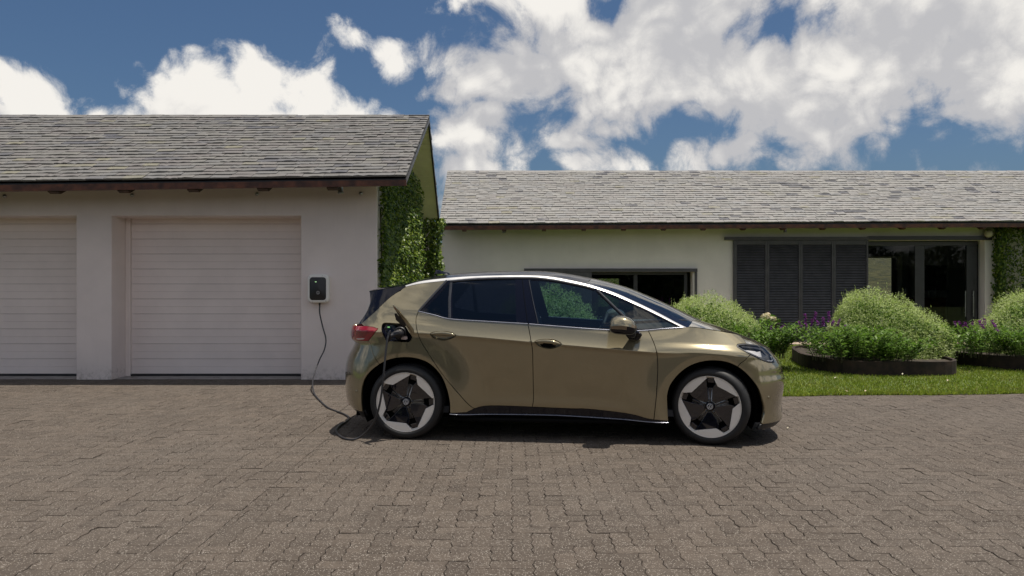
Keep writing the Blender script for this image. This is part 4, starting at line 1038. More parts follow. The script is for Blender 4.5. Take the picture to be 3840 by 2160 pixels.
def panel(name, outline, mat, holes=(), off=0.0, gap=.0034, flange=.03, step=.022, far=True, par=None, in_s=False, dense=True, label=None):
    """trim a region of the body surface (outline in u,w) into a panel of its own, on both sides of the car"""
    ol = np.array(outline, float)
    if not in_s: ol = np.stack([u2s(ol[:, 0], ol[:, 1]), ol[:, 1]], 1)
    ol = resample(ol, step)
    if gap: ol = inset(ol, gap)
    hs = []
    for h in holes:
        h = np.array(h, float); h = np.stack([u2s(h[:, 0], h[:, 1]), h[:, 1]], 1); h = resample(h, step); hs.append(inset(h, -gap) if gap else h)
    lo, hi = ol.min(0), ol.max(0)
    ss = np.arange(lo[0], hi[0], step)
    # rows follow the shoulder crease so that it stays crisp
    rel = [-.8 + i * step for i in range(int(1.6 / step))] 
    if dense: rel = sorted([r for r in rel if abs(r) > .028] + [-.024, -.016, -.010, -.006, -.003, 0, .003, .006, .010, .016, .024])
    G = []
    for i, s in enumerate(ss):
        u0, _ = s2uv(np.array([s]), np.array([.8])); wc = float(f_wc(u0)[0])
        for r in rel: G.append((s + (step * .3 if False else 0), wc + r))
    G = np.array(G); G = G[(G[:, 1] > lo[1]) & (G[:, 1] < hi[1])]
    k = poly_in(G, inset(ol, .006)) if len(G) else np.zeros(0, bool)
    for h in hs: k &= ~poly_in(G, inset(h, -.006))
    G = G[k]
    allv = [ol] + hs + [G]; V2 = np.concatenate(allv); ed = []; b = 0; loops = []
    for L in [ol] + hs:
        n = len(L); ed += [(b + i, b + (i + 1) % n) for i in range(n)]; loops.append((b, n)); b += n
    res = delaunay_2d_cdt([Vector(p) for p in V2], ed, [], 0, 1e-5, True)
    RV = np.array([tuple(v) for v in res[0]]); RF = np.array([f for f in res[2]])
    cen = RV[RF].mean(1); keep = poly_in(cen, ol)
    for h in hs: keep &= ~poly_in(cen, h)
    RF = RF[keep]
    P3, N3 = surf_pt(RV[:, 0], RV[:, 1], off)
    # boundary flange turned inwards
    eset = {}
    for f in RF:
        for a_, b_ in ((f[0], f[1]), (f[1], f[2]), (f[2], f[0])): eset[(a_, b_)] = 1
    bnd = [(a_, b_) for (a_, b_) in eset if (b_, a_) not in eset]
    V = P3.tolist(); Nn = N3.tolist(); Fc = RF.tolist()
    if flange:
        mp = {}
        def dup(i, d):
            key = (i, d)
            if key not in mp: mp[key] = len(V); V.append((P3[i] - N3[i] * d).tolist()); Nn.append(N3[i].tolist())
            return mp[key]
        nf = len(Fc)
        for a_, b_ in bnd: Fc.append([b_, a_, dup(a_, flange), dup(b_, flange)])
    objs = []
    for side in ((1, -1) if far else (1,)):
        VV = [(x, y * side, z) for x, y, z in V]; FF = [f if side == 1 else f[::-1] for f in Fc]
        o = mk(name, VV, FF, mat, par or car, True); me = o.data
        # orient outward
        nrm = [(x, y * side, z) for x, y, z in Nn]
        ln = []
        vv_ = np.array(VV); t_ = np.array([f[:3] for f in FF[:len(RF)]]); cr_ = np.cross(vv_[t_[:, 1]] - vv_[t_[:, 0]], vv_[t_[:, 2]] - vv_[t_[:, 0]]); fl = (cr_ * np.array(nrm)[t_[:, 0]]).sum() < 0
        if fl: me.flip_normals()
        nflat = len(RF)
        for p in me.polygons:
            if p.index < nflat:
                for li in p.loop_indices: ln.append(nrm[me.loops[li].vertex_index])
            else:
                for li in p.loop_indices: ln.append((0, 0, 0))
        me.normals_split_custom_set(ln)
        if label and side == 1: o['label'] = label
        objs.append(o)
    return objs
def cr(name, n=6): return [tuple(p) for p in spline(CO[name], n)]
def rev(L): return L[::-1]
def at(pts, u0, u1):
    return [p for p in pts if u0 <= p[0] <= u1]
BOT = cr('bottom'); i_r = min(range(len(BOT)), key=lambda i: abs(BOT[i][0] - .642)); i_s = min(range(len(BOT)), key=lambda i: abs(BOT[i][0] - 1.176))
SPL = cr('split'); RDR = cr('rdoor_rear'); FDF = cr('fdoor_front')
HND_R = cr('handle_r', 1); HND_R = [tuple(p) for p in spline(CO['handle_r'] + [CO['handle_r'][0]], 4)][:-1]
HND_F = [tuple(p) for p in spline(CO['handle_f'] + [CO['handle_f'][0]], 4)][:-1]
CHG = [tuple(p) for p in spline(CO['charge'] + [CO['charge'][0]], 3)][:-1]
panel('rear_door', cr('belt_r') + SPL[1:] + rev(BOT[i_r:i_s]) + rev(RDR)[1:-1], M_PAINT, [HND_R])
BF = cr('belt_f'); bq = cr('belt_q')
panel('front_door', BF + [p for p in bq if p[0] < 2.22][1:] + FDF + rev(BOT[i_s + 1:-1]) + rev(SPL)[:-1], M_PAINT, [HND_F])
STL = cr('strip_lo', 8)
tip = CO['belt_r'][0]
# rear quarter
RAR = cr('rarch', 5)
i0 = min(range(len(RAR)), key=lambda i: math.hypot(RAR[i][0] + .25, RAR[i][1] - .698))
quarter = rev(cr('dlo_rear')) [0:1] + rev([p for p in STL if p[0] < .345]) + cr('blade_edge') + [(-.425, 1.047), (-.395, 1.048), (-.316, 1.041)] + cr('lamp_r')[1:] + [(-.33, .835), (-.294, .759)] + RAR[i0:] + [(.57, .259)] + rev(RDR)[0:] + cr('dlo_rear')[1:-1]
q_near = panel('rear_quarter_panel', quarter, M_PAINT, [CHG], far=False)
def flip_copy(objs):
    pass
# far-side quarter has no charging port
def far_only(*a, **k):
    o = panel(*a, **k, far=True); n = o[0]; me = n.data; bpy.data.objects.remove(n); bpy.data.meshes.remove(me); return o[1]
far_only('rear_quarter_panel', quarter, M_PAINT, [])
# tail lamp: wraps round the corner
SE_R = U1R - LR
def sw(pts): return [(float(u2s(np.array([u]), np.array([w]))[0]), w) for u, w in pts]
lamp = sw([(-.425, 1.047), (-.395, 1.048), (-.316, 1.041)] + cr('lamp_r')[1:]) + [(-.70, .905), (-.70, 1.045)]
lt = panel('tail_light', lamp, M_RED, in_s=True, off=.004, gap=.002, flange=.04, dense=False)
def lamp_piece(name, pts, mat, off, par):
    o1, o2 = panel(name, pts, mat, in_s=True, off=off, gap=0, flange=.003, dense=False, par=None); o1.parent = par[0]; o2.parent = par[1]
lamp_piece('lamp_bar', sw([(-.50, .932), (-.402, .936), (-.416, .924), (-.50, .918)]), M_CLEAR, .006, lt)
lamp_piece('lamp_core', sw([(-.50, 1.01), (-.36, 1.012), (-.40, .945), (-.50, .943)]), M_REDDK, .0055, lt)
# rear bumper (to the centre line)
RB = [(SE_R, .905)] + sw([(-.62, .905)])[:0] + [(-.70, .905)] + sw([(-.366, .911), (-.33, .835), (-.294, .759)]) + sw(rev(RAR[:i0 + 1])) + [(-.55, .225), (-.70, .235), (SE_R, .25)]
panel('rear_bumper', RB, M_PAINT, in_s=True, gap=.0022)
panel('rear_lip', sw([(-.415, .255)]) + [(-.55, .228), (-.70, .238), (SE_R, .252), (SE_R, .15), (-.60, .15)] + sw([(-.40, .19)]), M_PLAST, in_s=True, off=-.006, gap=0)
panel('reflector', [(-.74, .300), (-.60, .262), (-.59, .275), (-.73, .33)], M_REDDK, in_s=True, off=.003, gap=0, flange=.004, dense=False)
# tailgate below the glass, between the lamps
panel('tailgate', [(SE_R, .908), (-.703, .908), (-.703, 1.06), (SE_R, 1.06)], M_PAINT, in_s=True, off=-.002)
# front fender
FAR_ = cr('farch', 5); iF = min(range(len(FAR_)), key=lambda i: math.hypot(FAR_[i][0] - 3.03, FAR_[i][1] - .736))
HL = cr('hoodline', 5); HLT = cr('hl_top', 3); HLF = cr('hl_front', 3); HLB = cr('hl_bot', 3)
iT = min(range(len(HLT)), key=lambda i: abs(HLT[i][0] - 3.115)); iB = min(range(len(HLB)), key=lambda i: math.hypot(HLB[i][0] - 3.129, HLB[i][1] - .817))
fender = [p for p in bq if p[0] > 2.225] + HL[1:] + rev(HLT[:iT]) + rev(HLB[iB:-1]) + cr('fbump')[1:-1] + rev(FAR_[:iF + 1]) + [(2.277, .227)] + rev(FDF)[1:-1]
panel('front_fender', fender, M_PAINT)
SE_F = lambda w: float(u1f(np.array([w]))[0]) + LF
# front bumper and nose
topw = .835
fb = sw(cr('fbump')) 
FB = rev(sw(rev(HLB[:iB + 1]))) if False else None
FB = sw([p for p in HLB[:iB + 1]]) + sw(cr('fbump')[1:-1]) + sw(FAR_[iF:]) + [(3.55, .18), (SE_F(.185), .185), (SE_F(.30), .30), (SE_F(.45), .45), (SE_F(.6), .6), (SE_F(.7), .7), (SE_F(.78), .78), (SE_F(topw), topw)] + sw([(3.352, .822)])[:0] + sw(HLF)[::1]
panel('front_bumper', FB, M_PAINT, in_s=True)
panel('front_lip', sw([(3.225, .19)]) + [(3.55, .178), (SE_F(.18), .18), (SE_F(.135), .135), (3.55, .135)] + sw([(3.20, .145)]), M_PLAST, in_s=True, off=-.004, gap=0)
panel('lower_grille', [(3.62, .36), (SE_F(.36), .36), (SE_F(.24), .24), (3.56, .24)], M_PLAST, in_s=True, off=.002, gap=0, flange=.006, dense=False)
for w_, u_ in ((.425, 3.40),): pass
# headlight
hlp = sw(HLT + HLF[1:] + HLB[1:-1])
hs_ = panel('headlight', hlp, M_LENS, in_s=True, off=.003, gap=.001, flange=0, dense=False, step=.012)
def hl_piece(name, pts, mat, off, flange=.004, st=.012):
    o1, o2 = panel(name, pts, mat, in_s=True, off=off, gap=0, flange=flange, dense=False, step=st); o1.parent = hs_[0]; o2.parent = hs_[1]
hl_piece('lamp_housing', hlp, simple('lamp_housing_grey', (.10, .11, .13), .3, .4, var=.1), -.028, 0)
HLc = np.array(hlp); cc = HLc.mean(0)
inner = inset(resample(HLc, .02), .012)
ring = [tuple(p) for p in inner]
def hole_panel(name, outer, hole, mat, off, par):
    a, b_ = np.array(outer), np.array(hole)
    n = min(len(a), len(b_)); V, Fc = [], []
    for side in (1, -1):
        V, Fc = [], []
        for L, dd in ((a, 0), (b_, 0), (b_, .03)):
            P, N_ = surf_pt(L[:, 0], L[:, 1], off - dd); V += [(x, y * side, z) for x, y, z in P.tolist()]
        for k in range(2):
            for i in range(n):
                q = (k * n + i, k * n + (i + 1) % n, (k + 1) * n + (i + 1) % n, (k + 1) * n + i); Fc.append(q if side == 1 else q[::-1])
        mk(name, V, Fc, mat, par[0 if side == 1 else 1])
rs = resample(HLc, .015); hole_panel('lamp_bezel', rs, inset(rs, .010), M_PLAST, .001, hs_)
hl_piece('daytime_light', sw([(3.352, .790), (3.360, .788), (3.376, .752), (3.350, .744), (3.30, .754), (3.302, .760), (3.345, .753), (3.362, .758)]), M_WHITE, -.004, .003, .008)
hl_piece('reflector', sw([(3.10, .862), (3.19, .850), (3.21, .842), (3.25, .845), (3.25, .790), (3.21, .806)]), M_CHROME, -.014, .004)
hl_piece('light_blade', sw([(3.06, .893), (3.20, .880), (3.29, .858), (3.32, .825), (3.305, .822), (3.275, .846), (3.19, .868), (3.07, .884)]), M_TRIM, -.008)
hl_piece('light_blade', sw([(3.07, .868), (3.10, .856), (3.20, .800), (3.28, .764), (3.275, .756), (3.19, .790), (3.09, .846)]), M_GALV, -.010)
# badge on the nose is omitted from view; charging port
pocket_s = [(float(a), b) for a, b in sw(CHG)]
cp = np.array(pocket_s); P0, N0 = surf_pt(cp[:, 0], cp[:, 1], 0); c0 = cp.mean(0)
def pocket(name, loop_sw, depth, mat, par=None, steps=((0, 0), (.02, .35), (.08, .8), (.2, 1.0)), centre_out=0.0, side=1):
    L = np.array(loop_sw); c = L.mean(0); V, Fc = [], []; n = len(L)
    for sc, dp in steps:
        q = L + (c - L) * sc; P, N_ = surf_pt(q[:, 0], q[:, 1], 0); P = P + np.array([0, 1.0, 0]) * depth * dp; V += P.tolist()
    for k in range(len(steps) - 1):
        for i in range(n): Fc.append((k * n + i, k * n + (i + 1) % n, (k + 1) * n + (i + 1) % n, (k + 1) * n + i))
    Fc.append(tuple((len(steps) - 1) * n + i for i in range(n)))
    V = [(x, y * side, z) for x, y, z in V]
    return mk(name, V, Fc, mat, par or car, True)
pk = pocket('charging_port', pocket_s, .055, M_CBLACK)
pb = np.array(CHG); cpu, cpw = -.055, .985; cpv = float(V(cpu, cpw))
mrot = Matrix.Translation((cpu, -cpv + .045, cpw)) @ Matrix.Rotation(math.radians(90), 4, 'X')
MB().lathe([(.001, 0), (.062, 0), (.064, .012), (.058, .030), (.05, .032), (.05, .01), (.001, .01)], mrot, 28).build('socket', M_PLAST, pk, smooth=True)
MB().box((cpu + .015, -cpv + .005, cpw - .055), (cpu + .075, -cpv + .012, cpw - .025)).build('port_latch', M_CLEAR, pk, bevel=.008)
MB().box((-.172, -cpv + .012, 1.038), (-.150, -cpv + .018, 1.050)).build('port_light', emit('port_led', (.35, .85, .30), .55), pk, bevel=.002)
MB().box((-.20, -cpv + .008, 1.02), (-.175, -cpv + .03, 1.045)).build('port_catch', M_PLAST, pk, bevel=.004)
# flap, swung open, standing out from the body
fl = []
FO = [(-.062, 1.258), (-.02, 1.20), (.03, 1.13), (.075, 1.05), (.093, 1.0), (.088, .975)]
hinge = np.array([.075, -.893, 1.03])
flp = MB()
fpts = [(.072, -.905, .972), (.094, -.905, .985), (.088, -.93, 1.035), (.040, -1.005, 1.130), (-.018, -1.075, 1.222), (-.057, -1.09, 1.262), (-.056, -1.07, 1.235), (-.026, -1.00, 1.160), (.022, -.95, 1.080)]
flo = flp.prism(fpts, (-.006, -.008, -.004)).build('charging_flap', M_PAINT, car, bevel=.0018)
MB().prism([(-.052, -1.03, 1.185), (-.046, -1.0, 1.13), (.02, -.935, 1.055), (.03, -.95, 1.075)], (-.014, -.006, -.014)).build('flap_liner', M_PLAST, flo, bevel=.003)
# door handles
for hn, (hc, par_name) in {'r': (HND_R, 'rear_door'), 'f': (HND_F, 'front_door')}.items():
    doors = [o for o in car.children if o.name.startswith(par_name)]
    lp_ = [(float(a), b) for a, b in sw(hc)]
    for di, side in ((0, 1), (1, -1)):
        dr_ = doors[di]
        pocket('handle_recess', lp_, .046, M_PAINT, dr_, ((0, 0), (.06, .55), (.25, .95), (.5, 1.0)), side=side)
        us = [p[0] for p in hc]; u0, u1 = min(us), max(us); ws = [p[1] for p in hc]
        wl = lambda u: np.interp(u, [u0, (u0 + u1) / 2, u1], [hc[0][1] + .001, max(ws) - .020, hc[0][1] - .010]) 
        # bar across the upper half of the recess
        V_, F_ = [], []; nn = 17; mm_ = 8
        for i in range(nn):
            t = i / (nn - 1); u = u0 + .006 + (u1 - u0 - .012) * t; tw = (hc[0][1] * (1 - t) + (hc[0][1] - (.011 if hn == 'r' else .020)) * t)
            hgt = .004 + .014 * math.sin(math.pi * t) ** .6; cw = tw + .011 * math.sin(math.pi * t); bo = .004 + .017 * math.sin(math.pi * t) ** .7
            v = float(V(u, cw))
            for j in range(mm_):
                a = 2 * math.pi * j / mm_; V_.append((u, -(v - .006 + (bo * .75) * (.5 + .5 * math.cos(a))) * side, cw + hgt * math.sin(a)))
        for i in range(nn - 1):
            for j in range(mm_): F_.append((i * mm_ + j, i * mm_ + (j + 1) % mm_, (i + 1) * mm_ + (j + 1) % mm_, (i + 1) * mm_ + j))
        F_ += [tuple(range(mm_)), tuple((nn - 1) * mm_ + j for j in range(mm_))]
        mk('door_handle', V_, F_, M_PAINT, dr_, True)
# sills
SB = [(.42, .245), (.70, .236), (1.18, .240), (1.53, .235), (2.15, .207), (2.407, .203)]
panel('sill', [p for p in BOT if p[0] >= .57] + [(2.406, .218), (2.407, .205)] + rev(SB)[1:] + [(.421, .256)], M_CBLACK, off=-.004, gap=0, flange=.05, dense=False)
def ribbon(name, pts, wid, mat, off=.003, par=None, far=True, thick=.006):
    """slim moulding that follows the body surface; pts (u,w)"""
    pts = np.array([tuple(p) for p in pts], float); t = np.gradient(pts, axis=0); t /= np.linalg.norm(t, axis=1)[:, None] + 1e-9; nn = np.stack([-t[:, 1], t[:, 0]], 1)
    rows = []
    for a, o in ((-.5, -thick), (-.5, off * .4), (-.2, off), (.2, off), (.5, off * .4), (.5, -thick)):
        q = pts + nn * wid * a; P, N_ = surf_pt(u2s(q[:, 0], q[:, 1]), q[:, 1], o); rows.append(P)
    R = np.stack(rows, 1); n, k = R.shape[:2]
    for side in ((1, -1) if far else (1,)):
        Vv = [(x, y * side, z) for x, y, z in R.reshape(-1, 3).tolist()]
        Fc = [(i * k + j, (i + 1) * k + j, (i + 1) * k + j + 1, i * k + j + 1) for i in range(n - 1) for j in range(k - 1)]
        mk(name, Vv, [f if side == 1 else f[::-1] for f in Fc], mat, par or car, True)
M_MOULD = simple('moulding_grey', (.30, .31, .36), .25, .6, var=.02)
ribbon('sill_strip', spline(SB, 10), .007, M_MOULD, .010)
ribbon('belt_moulding', cr('belt_r', 10), .011, M_MOULD, .005); ribbon('belt_moulding', BF[1:] , .011, M_MOULD, .005); ribbon('belt_moulding', bq, .011, M_MOULD, .005)
# greenhouse: black frame with glass let in
DLO = cr('belt_r') + BF[1:] + bq[1:] + rev([p for p in STL if p[0] > .352]) + rev(cr('dlo_rear'))[:-1]
G1, G2, G3, G4 = [CO[k] for k in ('g1', 'g2', 'g3', 'g4')]
panel('window_frame', DLO, M_CBLACK, [G1, G2, G3, G4], off=-.003, gap=.001, flange=.02, dense=False, step=.03)
for nm, gg, mt in (('quarter_window', G1, M_GR), ('rear_side_window', G2, M_GR), ('front_side_window', G3, M_GF), ('front_quarter_window', G4, M_GF)):
    panel(nm, gg, mt, off=-.008, gap=-.004, flange=0, dense=False, step=.03)
ribbon('window_trim', [p for p in spline(CO['dlo_rear'], 10)], .022, M_TRIM, .004)
ribbon('window_trim', [(p[0], p[1] - .010) for p in STL if .36 < p[0] < 1.75], .018, M_TRIM, .004)
ribbon('pillar_trim', [(.405, 1.13), (.392, 1.30), (.392, 1.46)], .026, M_TRIM, .003)
ribbon('door_gap', spline([(1.137, 1.078), (1.10, 1.29), (1.068, 1.503)], 8), .004, M_CSHELL, .0012)
ribbon('pillar_trim', spline([(1.232, 1.081), (1.18, 1.28), (1.132, 1.485)], 8), .008, M_TRIM, .003)
ribbon('pillar_trim', spline([(1.77, 1.392), (1.95, 1.215), (2.125, 1.045)], 8), .020, M_TRIM, .005)
# silver roof strip
SU = [(-.052, 1.432), (.081, 1.476), (.226, 1.498), (.444, 1.519), (.731, 1.531), (1.017, 1.534), (1.172, 1.531), (1.30, 1.524), (1.415, 1.509), (1.596, 1.473), (1.752, 1.434), (1.955, 1.364), (2.192, 1.256), (2.369, 1.168), (2.516, 1.086), (2.621, 1.036)]
fu = curve([p[0] for p in SU], [p[1] for p in SU])
NS = 90
ts = np.linspace(0, 1, NS)
slo = np.array(spline(CO['strip_lo'], 12)); dl = np.concatenate([[0], np.cumsum(np.linalg.norm(np.diff(slo, axis=0), axis=1))]); 
lo_u = np.interp(ts * dl[-1], dl, slo[:, 0]); lo_w = np.interp(ts * dl[-1], dl, slo[:, 1])
sup = np.array(spline(SU, 12)); du_ = np.concatenate([[0], np.cumsum(np.linalg.norm(np.diff(sup, axis=0), axis=1))])
up_u = np.interp(ts * du_[-1], du_, sup[:, 0]); up_w = np.interp(ts * du_[-1], du_, sup[:, 1])
up_u = lo_u + .78 * (up_u - lo_u); up_w = lo_w + .78 * (up_w - lo_w); lo_v = V(lo_u, lo_w); wdt = np.maximum(.006, np.hypot(up_u - lo_u, up_w - lo_w)); up_v = lo_v - .030 * np.clip(wdt / .02, .3, 1.2)
for side in (1, -1):
    Vv, Fc = [], []; K = 6
    for i in range(NS):
        a = np.array([lo_u[i], lo_v[i], lo_w[i]]); b_ = np.array([up_u[i], up_v[i], up_w[i]])
        for j in range(K):
            q = j / (K - 1); p = a + (b_ - a) * q + np.array([0, .55, .8]) * .007 * math.sin(math.pi * q); Vv.append((p[0], -p[1] * side, p[2]))
    for i in range(NS - 1):
        for j in range(K - 1):
            f = (i * K + j, (i + 1) * K + j, (i + 1) * K + j + 1, i * K + j + 1); Fc.append(f if side == 1 else f[::-1])
    mk('roof_strip', Vv, Fc, M_CHROME, car, True)
# roof skin, windscreen: spans between the two strips
def crown(u): return float(np.interp(u, [-.05, .3, .9, 1.4, 1.7, 2.0, 2.3, 2.62], [.035, .048, .050, .052, .055, .060, .058, .05]))
def fwd(u): return float(np.interp(u, [-.05, .5, 1.2, 1.65, 2.0, 2.62], [-.03, 0, .01, .05, .12, .20]))
def span(name, i0, i1, mat, drop=0.0, q0=0.0, q1=1.0, K=25, par=None, inset_v=0.0):
    Vv, Fc = [], []; rows = list(range(i0, i1 + 1))
    for i in rows:
        u, v, w = up_u[i], up_v[i] - inset_v, up_w[i]
        for j in range(K):
            q = -1 + 2 * j / (K - 1); s_ = 1 - abs(q) ** 2.2
            Vv.append((u + fwd(u) * s_, -v * q, w + crown(u) * s_ - drop))
    for i in range(len(rows) - 1):
        for j in range(K - 1): Fc.append((i * K + j, i * K + j + 1, (i + 1) * K + j + 1, (i + 1) * K + j))
    o = mk(name, Vv, Fc, mat, par or car, True)
    return o
iu = lambda u: int(np.argmin(np.abs(up_u - u)))
span('roof', iu(-.05), iu(1.66), M_ROOFBK)
span('windscreen', iu(1.67), iu(2.60), M_GW, inset_v=.05)
for side in (1, -1):
    Vv, Fc = [], []
    rows = list(range(iu(1.66), iu(2.61) + 1))
    for i in rows:
        u, v, w = up_u[i], up_v[i], up_w[i]
        for q in (1.0, .93, .86):
            s_ = 1 - q ** 2.2; Vv.append((u + fwd(u) * s_, -v * q * side, w + crown(u) * s_ + .002))
    for i in range(len(rows) - 1):
        for j in range(2):
            f = (i * 3 + j, i * 3 + j + 1, (i + 1) * 3 + j + 1, (i + 1) * 3 + j); Fc.append(f if side == -1 else f[::-1])
    mk('windscreen_pillar', Vv, Fc, M_CBLACK, car, True)
# spoiler: upper skin, side blades, underside
SP = [(-.052, 1.434, .70), (-.16, 1.418, .685), (-.27, 1.400, .665), (-.36, 1.388, .64), (-.425, 1.377, .61)]
Vv, Fc = [], []; K = 25
for i, (u, w, v) in enumerate(SP):
    for j in range(K):
        q = -1 + 2 * j / (K - 1); s_ = 1 - abs(q) ** 2.4; Vv.append((u - .03 * s_ * i / 4 - .03 * s_ * (1 - i / 4), -v * q, w + .035 * s_ * (1 - .1 * i)))
nb = len(Vv)
for i, (u, w, v) in enumerate(reversed(SP)):
    k_ = len(SP) - 1 - i
    for j in range(K):
        q = -1 + 2 * j / (K - 1); s_ = 1 - abs(q) ** 2.4; Vv.append((u - .03 * s_ + (.012 if i else 0), -(v - .02) * q, w + .035 * s_ * (1 - .1 * k_) - (.012 if i == 0 else .05)))
n_ = len(SP) * 2
for i in range(n_ - 1):
    for j in range(K - 1): Fc.append((i * K + j, i * K + j + 1, (i + 1) * K + j + 1, (i + 1) * K + j))
spo = MB(); spo.v = Vv; spo.f = Fc; spo.build('rear_spoiler', M_CBLACK, car, True)
BL = cr('blade_edge', 5)
blade = [( -.052, 1.433)] + [tuple(p[:2]) for p in [(-.16, 1.415), (-.27, 1.396), (-.36, 1.383), (-.415, 1.372)]] + [tuple(p) for p in spline([(-.405, 1.35), (-.390, 1.28), (-.398, 1.235), (-.430, 1.165), (-.485, 1.09), (-.50, 1.062)], 5)] + rev(BL)
panel('spoiler_blade', blade, M_CBLACK, off=-.004, gap=.001, flange=.10, dense=False)
# tailgate glass
ge = spline([(-.40, 1.345), (-.388, 1.28), (-.396, 1.235), (-.428, 1.165), (-.483, 1.09), (-.51, 1.058)], 5)
Vv, Fc = [], []
for i, p in enumerate(ge):
    v = float(V(p[0], p[1])) - .03
    for j in range(K): q = -1 + 2 * j / (K - 1); s_ = 1 - abs(q) ** 2.6; Vv.append((p[0] + .02 - .115 * s_, -v * q, p[1] + .01 * s_))
for i in range(len(ge) - 1):
    for j in range(K - 1): Fc.append((i * K + j, (i + 1) * K + j, (i + 1) * K + j + 1, i * K + j + 1))
mk('rear_window', Vv, Fc, M_GR, car, True)
MB().tube([(-.50, -.20, 1.085), (-.515, -.15, 1.10), (-.47, .05, 1.16)], .008, 6).build('rear_wiper', M_PLAST, car)
# aerial fin
af = [(.10, 1.525), (.098, 1.560), (.108, 1.590), (.135, 1.592), (.18, 1.578), (.25, 1.560), (.26, 1.545)]
Vv = []; Fc = []
for k, (y, sc) in enumerate(((-.026, .0), (-.012, .8), (0, 1.0), (.012, .8), (.026, 0.0))):
    for (u, w) in af: Vv.append((u, y * (1.5 - .9 * (w - 1.525) / .07), 1.54 + (w - 1.54) * (.25 + .75 * sc)))
n_ = len(af)
for k in range(4):
    for i in range(n_ - 1): Fc.append((k * n_ + i, k * n_ + i + 1, (k + 1) * n_ + i + 1, (k + 1) * n_ + i))
mk('roof_aerial', Vv, Fc, M_CBLACK, car, True)
# bonnet
he = [p for p in HL if p[0] > 2.60] + HLT[iT + 1:] 
he = [(2.60, 1.056)] + he + HLF[1:2]
he = np.array([tuple(p) for p in he]); hv = V(he[:, 0], he[:, 1])
dd = np.concatenate([[0], np.cumsum(np.linalg.norm(np.diff(he, axis=0), axis=1))]); tt = np.linspace(0, 1, 40)
hu_, hw_, hv_ = [np.interp(tt * dd[-1], dd, a) for a in (he[:, 0], he[:, 1], hv)]
cu = curve([0, .2, .45, .7, .88, 1.0], [2.70, 2.86, 3.06, 3.24, 3.36, 3.435]); cw = curve([0, .2, .45, .7, .88, 1.0], [1.112, 1.066, .998, .928, .874, .832])
Vv, Fc = [], []; K = 33
for i in range(40):
    t = tt[i]; C_ = (float(cu(t)), float(cw(t)))
    for j in range(K):
        q = -1 + 2 * j / (K - 1); b_ = abs(q) ** 2.6
        Vv.append((C_[0] + (hu_[i] - C_[0]) * b_, -(hv_[i] - .004) * q, C_[1] + (hw_[i] + .002 - C_[1]) * b_))
for i in range(39):
    for j in range(K - 1): Fc.append((i * K + j, i * K + j + 1, (i + 1) * K + j + 1, (i + 1) * K + j))
MBh = MB(); MBh.v = Vv; MBh.f = Fc; MBh.build('bonnet', M_PAINT, car, True)
# cowl and wipers
MB().prism([(2.50, -.74, 1.045), (2.60, -.76, 1.035), (2.72, -.40, 1.075), (2.78, 0, 1.085), (2.72, .40, 1.075), (2.60, .76, 1.035), (2.50, .74, 1.045), (2.60, .4, 1.075), (2.66, 0, 1.09), (2.60, -.4, 1.075)], (0, 0, -.05)).build('cowl', M_PLAST, car)
for sgn in (1, -1):
    MB().tube([(2.66, -.30 * sgn, 1.098), (2.61, -.50 * sgn, 1.098), (2.47, -.66 * sgn, 1.118)], .010, 6).build('wiper', M_PLAST, car)
# mirrors
for side in (1, -1):
    mr_ = bpy.data.objects.new('door_mirror', None); link(mr_, car); 
    sec = [(1.878, .012, 1.056, .030), (1.888, .05, 1.072, .075), (1.92, .075, 1.080, .094), (1.98, .085, 1.082, .105), (2.04, .080, 1.074, .105), (2.09, .060, 1.062, .085), (2.115, .02, 1.055, .035)]
    # x, half height, centre height, half width
    Vv, Fc, mi = [], [], []; n_ = 20; S_ = spline(sec, 4)
    for (u, hh, zc, hw) in S_:
        for j in range(n_):
            a = 2 * math.pi * j / n_; sy = math.copysign(abs(math.cos(a)) ** .8, math.cos(a)); sz = math.copysign(abs(math.sin(a)) ** .8, math.sin(a))
            Vv.append((u, (-1.005 + hw * sy) * side, zc + hh * sz - (.012 if sz < 0 else 0) * 0))
    for i in range(len(S_) - 1):
        for j in range(n_):
            Fc.append((i * n_ + j, i * n_ + (j + 1) % n_, (i + 1) * n_ + (j + 1) % n_, (i + 1) * n_ + j))
    Fc += [tuple(range(n_)), tuple((len(S_) - 1) * n_ + j for j in range(n_))]
    zc_ = [np.mean([Vv[i][2] for i in f]) for f in Fc]
    def sub(name, cond, mat, grow=0):
        F2 = [f for f, z in zip(Fc, zc_) if cond(z)]; mb = MB(); mb.v = Vv; mb.f = F2; o = mb.build(name, mat, mr_, True); bm = bmesh.new(); bm.from_mesh(o.data)
        bmesh.ops.delete(bm, geom=[v for v in bm.verts if not v.link_faces], context='VERTS'); bm.to_mesh(o.data); bm.free()
    sub('mirror_cap', lambda z: z > 1.083, M_PAINT); sub('turn_signal', lambda z: 1.060 < z <= 1.083, M_AMBER); sub('mirror_base', lambda z: z <= 1.060, M_CBLACK)
    MB().prism([(2.005, -.975 * side, 1.008), (2.11, -.965 * side, 1.03), (2.175, -.895 * side, .985), (2.145, -.893 * side, .942), (2.055, -.897 * side, .944)], (0, .05 * side, .012)).build('mirror_foot', M_CBLACK, mr_, bevel=.006)
    MB().tube([(2.06, -.98 * side, 1.02), (2.10, -.90 * side, .985)], [.045, .035], 10).build('mirror_arm', M_CBLACK, mr_, True)
